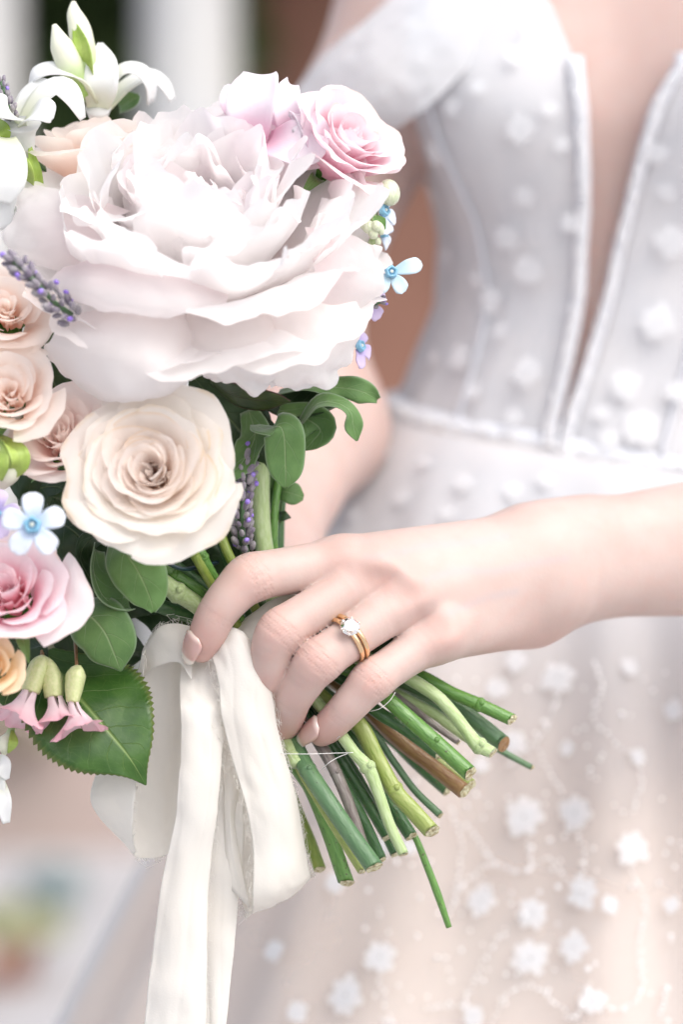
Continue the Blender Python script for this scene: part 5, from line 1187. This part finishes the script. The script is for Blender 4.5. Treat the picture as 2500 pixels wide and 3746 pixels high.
# ------------------------------------------------------------------ ribbon
rb_ = empty('ribbon', 'frayed ivory silk ribbon tied round the stems with two loops and long tails', 'ribbon', D(520, 1450, .0)); RL = np.array(rb_.location)
fray = []; fr_rng = random.Random(5)
def rsheet(name, ctrl, nu=36, nv=22, wave=.0012, seed=1, wf=70, edges='lr', pleat=.0005, pf=1.6, thick=.0002, bulge=.30):
    nv = int(nv * 1.6)
    rows = [[D(x, y, (r[0][2] + (r[-1][2] - r[0][2]) * q / (len(r) - 1) + bulge * (d - r[0][2] - (r[-1][2] - r[0][2]) * q / (len(r) - 1))) * mm) for q, (x, y, d) in enumerate(r)] for r in ctrl]
    v, f, st = sheet(rows, nu, nv, wave * .7, wf, seed, pleat=pleat, pf=pf)
    o = mesh(name, np.array(v) - RL, f, M['ribbon'], rb_, st); solid(o, thick, 0)
    V = np.array(v).reshape(nu, nv, 3)
    for e in edges:
        line, inn = {'l': (V[:, 0], V[:, 1]), 'r': (V[:, -1], V[:, -2]), 'b': (V[-1], V[-2]), 't': (V[0], V[1])}[e]
        n = int(np.linalg.norm(np.diff(line, axis=0), axis=1).sum() / .00045)
        for k in range(n):
            t = fr_rng.random(); q = cr(line, [t])[0]; i2 = cr(inn, [t])[0]
            out = q - i2; out /= np.linalg.norm(out) + 1e-9; al = cr(line, [min(1, t + .02)])[0] - q; al /= np.linalg.norm(al) + 1e-9
            ln = .0010 * fr_rng.expovariate(1) + .0005
            ln = min(ln, .0045)
            a = q - out * .0004; b = q + out * ln * .6 + al * ln * fr_rng.uniform(-.8, .8) + np.array((0, fr_rng.uniform(-.3, .3) * ln, 0)); c = q + out * ln * fr_rng.uniform(.5, 1) + al * ln * fr_rng.uniform(-1.3, 1.3) - np.array((0, 0, .3 * ln))
            fray.append((a, b, c))
    return o
# the wrap round the stems, seen between index and middle finger
rsheet('wrap', [[(560, 1420, 2), (530, 1470, -5), (520, 1530, -9), (540, 1590, -8)], [(600, 1390, 1), (580, 1440, -6), (570, 1500, -10), (590, 1560, -9)], [(650, 1365, 2), (640, 1410, -4), (640, 1450, -7), (650, 1500, -5)], [(700, 1365, 6), (700, 1400, 2), (700, 1440, 0), (700, 1480, 2)]], 24, 18, .0008, 3, edges='')
# knot folds falling from beside the index fingertip
rsheet('knot_fold', [[(335, 1475, 2), (365, 1440, -4), (400, 1430, -5), (445, 1438, -2)], [(325, 1500, 4), (360, 1470, -8), (405, 1462, -9), (445, 1480, -3)], [(322, 1560, 6), (360, 1530, -6), (410, 1520, -11), (440, 1560, -8)]], 20, 18, .0010, 4, edges='t')
# the long front tail
rsheet('tail', [[(425, 1450, 2), (450, 1440, 3), (490, 1440, 1), (530, 1440, -1)], [(418, 1500, 3), (445, 1500, 3), (485, 1500, -2), (520, 1500, -5)], [(414, 1555, -3), (442, 1555, -4), (482, 1555, -7), (518, 1555, -9)], [(414, 1600, -9), (442, 1600, -14), (482, 1600, -14), (517, 1600, -11)], [(415, 1640, -14), (445, 1640, -20), (485, 1640, -18), (515, 1640, -12)], [(413, 1760, -14), (440, 1760, -20), (480, 1760, -18), (508, 1760, -12)], [(402, 1880, -12), (430, 1885, -18), (465, 1890, -16), (495, 1890, -10)], [(372, 2020, -8), (405, 2030, -16), (440, 2040, -14), (478, 2040, -6)], [(350, 2180, -4), (390, 2190, -12), (435, 2200, -12), (475, 2200, -4)], [(333, 2330, -2), (380, 2340, -10), (430, 2345, -10), (474, 2345, -3)], [(322, 2480, 0), (370, 2490, -8), (425, 2490, -8), (470, 2490, -2)]], 60, 24, .0012, 5, edges='r')
# the second tail behind it
rsheet('tail', [[(500, 1600, 0), (520, 1600, -6), (545, 1600, -6), (560, 1600, 0)], [(485, 1780, 2), (510, 1780, -5), (535, 1780, -6), (560, 1780, -2)], [(470, 1950, 2), (500, 1950, -4), (530, 1950, -5), (558, 1950, 0)], [(462, 2100, 3), (495, 2100, -2), (520, 2100, -3), (545, 2090, 2)], [(468, 2240, 4), (490, 2240, -1), (510, 2240, -1), (530, 2240, 3)], [(470, 2380, 4), (485, 2380, 0), (500, 2380, 0), (516, 2380, 4)], [(470, 2500, 4), (485, 2500, 0), (500, 2500, 0), (510, 2500, 4)]], 44, 18, .0010, 6, edges='l')
# right loop: front layer comes down, turns at the bottom and goes up behind
rsheet('loop', [[(480, 1490, -8), (510, 1445, -12), (550, 1445, -15), (585, 1480, -10)], [(500, 1560, -14), (540, 1530, -20), (585, 1530, -19), (620, 1570, -11)], [(510, 1650, -15), (550, 1640, -21), (595, 1640, -20), (637, 1660, -11)], [(535, 1750, -14), (580, 1750, -20), (630, 1750, -18), (660, 1750, -8)], [(565, 1850, -12), (610, 1850, -18), (655, 1845, -16), (683, 1840, -5)], [(581, 1950, -10), (625, 1950, -16), (670, 1940, -14), (695, 1920, -3)], [(580, 2050, -8), (625, 2045, -13), (680, 2020, -11), (712, 1995, -1)], [(578, 2092, -2), (625, 2075, -5), (680, 2045, -3), (714, 2012, 3)], [(560, 2085, 5), (620, 2065, 4), (675, 2035, 5), (706, 2000, 8)], [(545, 1990, 10), (600, 1980, 11), (650, 1960, 11), (690, 1930, 12)], [(530, 1850, 9), (570, 1850, 11), (620, 1850, 11), (660, 1840, 11)], [(520, 1700, 4), (550, 1700, 6), (590, 1700, 6), (620, 1700, 6)], [(510, 1540, 0), (530, 1530, 0), (560, 1530, 0), (590, 1540, 2)]], 72, 24, .0012, 7, edges='lr')
# inner band of the right loop, hanging in its hollow
rsheet('loop_inner', [[(505, 1640, -6), (515, 1640, -9), (530, 1650, -9), (545, 1660, -6)], [(512, 1760, -5), (525, 1760, -9), (538, 1770, -8), (552, 1780, -4)], [(515, 1900, -2), (525, 1900, -6), (530, 1900, -6), (540, 1900, -2)], [(512, 2020, 2), (530, 2040, -3), (550, 2060, -3), (575, 2085, 0)]], 30, 14, .0008, 8, edges='')
# left loop: a band turned edge on, its outer face at the left and its shaded inside at the right
rsheet('loop', [[(425, 1480, 2), (395, 1460, 8), (350, 1470, 6), (330, 1500, 0), (336, 1505, -2)], [(422, 1560, 4), (390, 1560, 12), (330, 1570, 10), (300, 1590, 2), (325, 1590, -4)], [(422, 1650, 5), (385, 1660, 14), (300, 1670, 12), (255, 1690, 3), (316, 1680, -5)], [(420, 1730, 6), (380, 1740, 15), (275, 1750, 12), (226, 1765, 3), (322, 1735, -8)], [(418, 1800, 6), (370, 1810, 15), (265, 1820, 11), (213, 1828, 2), (312, 1810, -8)], [(415, 1870, 6), (370, 1880, 14), (280, 1890, 10), (240, 1882, 2), (306, 1870, -7)], [(412, 1925, 5), (370, 1940, 11), (310, 1940, 8), (283, 1935, 2), (304, 1925, -5)], [(405, 1945, 4), (370, 1966, 8), (325, 1968, 6), (305, 1962, 2), (312, 1955, -3)]], 56, 40, .0010, 9, edges='rb', bulge=1)
# fraying threads along the torn edges
V = []; F = []
for a, b, c in fray:
    for p, q in ((a, b), (b, c)):
        d = q - p; w = np.cross(d, (0.3, 1, 0.2)); w /= np.linalg.norm(w) + 1e-9; w2 = np.cross(d, w); w2 /= np.linalg.norm(w2) + 1e-9; o_ = len(V)
        for e_ in (p, q):
            for k in range(3): V.append(tuple(e_ + (w * math.cos(k * 2.094) + w2 * math.sin(k * 2.094)) * .00006 - RL))
        for k in range(3): F.append((o_ + k, o_ + (k + 1) % 3, o_ + 3 + (k + 1) % 3, o_ + 3 + k))
o = mesh('fringe', V, F, M['ribbon'], rb_, [(0, 0, 0)] * len(V)); o['kind'] = 'stuff'
# stray white threads across the stems
for lab, pts in (('loose white thread lying straight across the stems', [Q(180, 650, -10), Q(330, 652, -13), Q(450, 648, -9), Q(560, 645, -9)]), ('loose white thread slanting down from the straight one', [Q(395, 735, -6), Q(430, 700, -10), Q(480, 670, -9), Q(530, 650, -9)]), ('curled white thread beside the little finger', [Q(650, 430, -6), Q(700, 415, -8), Q(750, 375, -8), Q(780, 330, -7)]), ('fine thread beneath the little fingertip', [Q(290, 450, -5), Q(318, 500, 2), Q(380, 575, 4), Q(440, 590, -2), Q(490, 560, -8)])):
    one('thread', lab, 'thread', tube(pts, [.00011] * len(pts), 5, 26), M['thread'], 'stray white threads')
one('wire', 'dark teal twisted wire looping among the upper stems', 'wire', tube([D(352, 1235, -.010), D(365, 1265, -.008), D(385, 1290, -.006), D(420, 1305, -.004), D(460, 1300, .0), D(500, 1290, .006)], [.0006] * 6, 8, 60, ridge=.25), M['wire'])
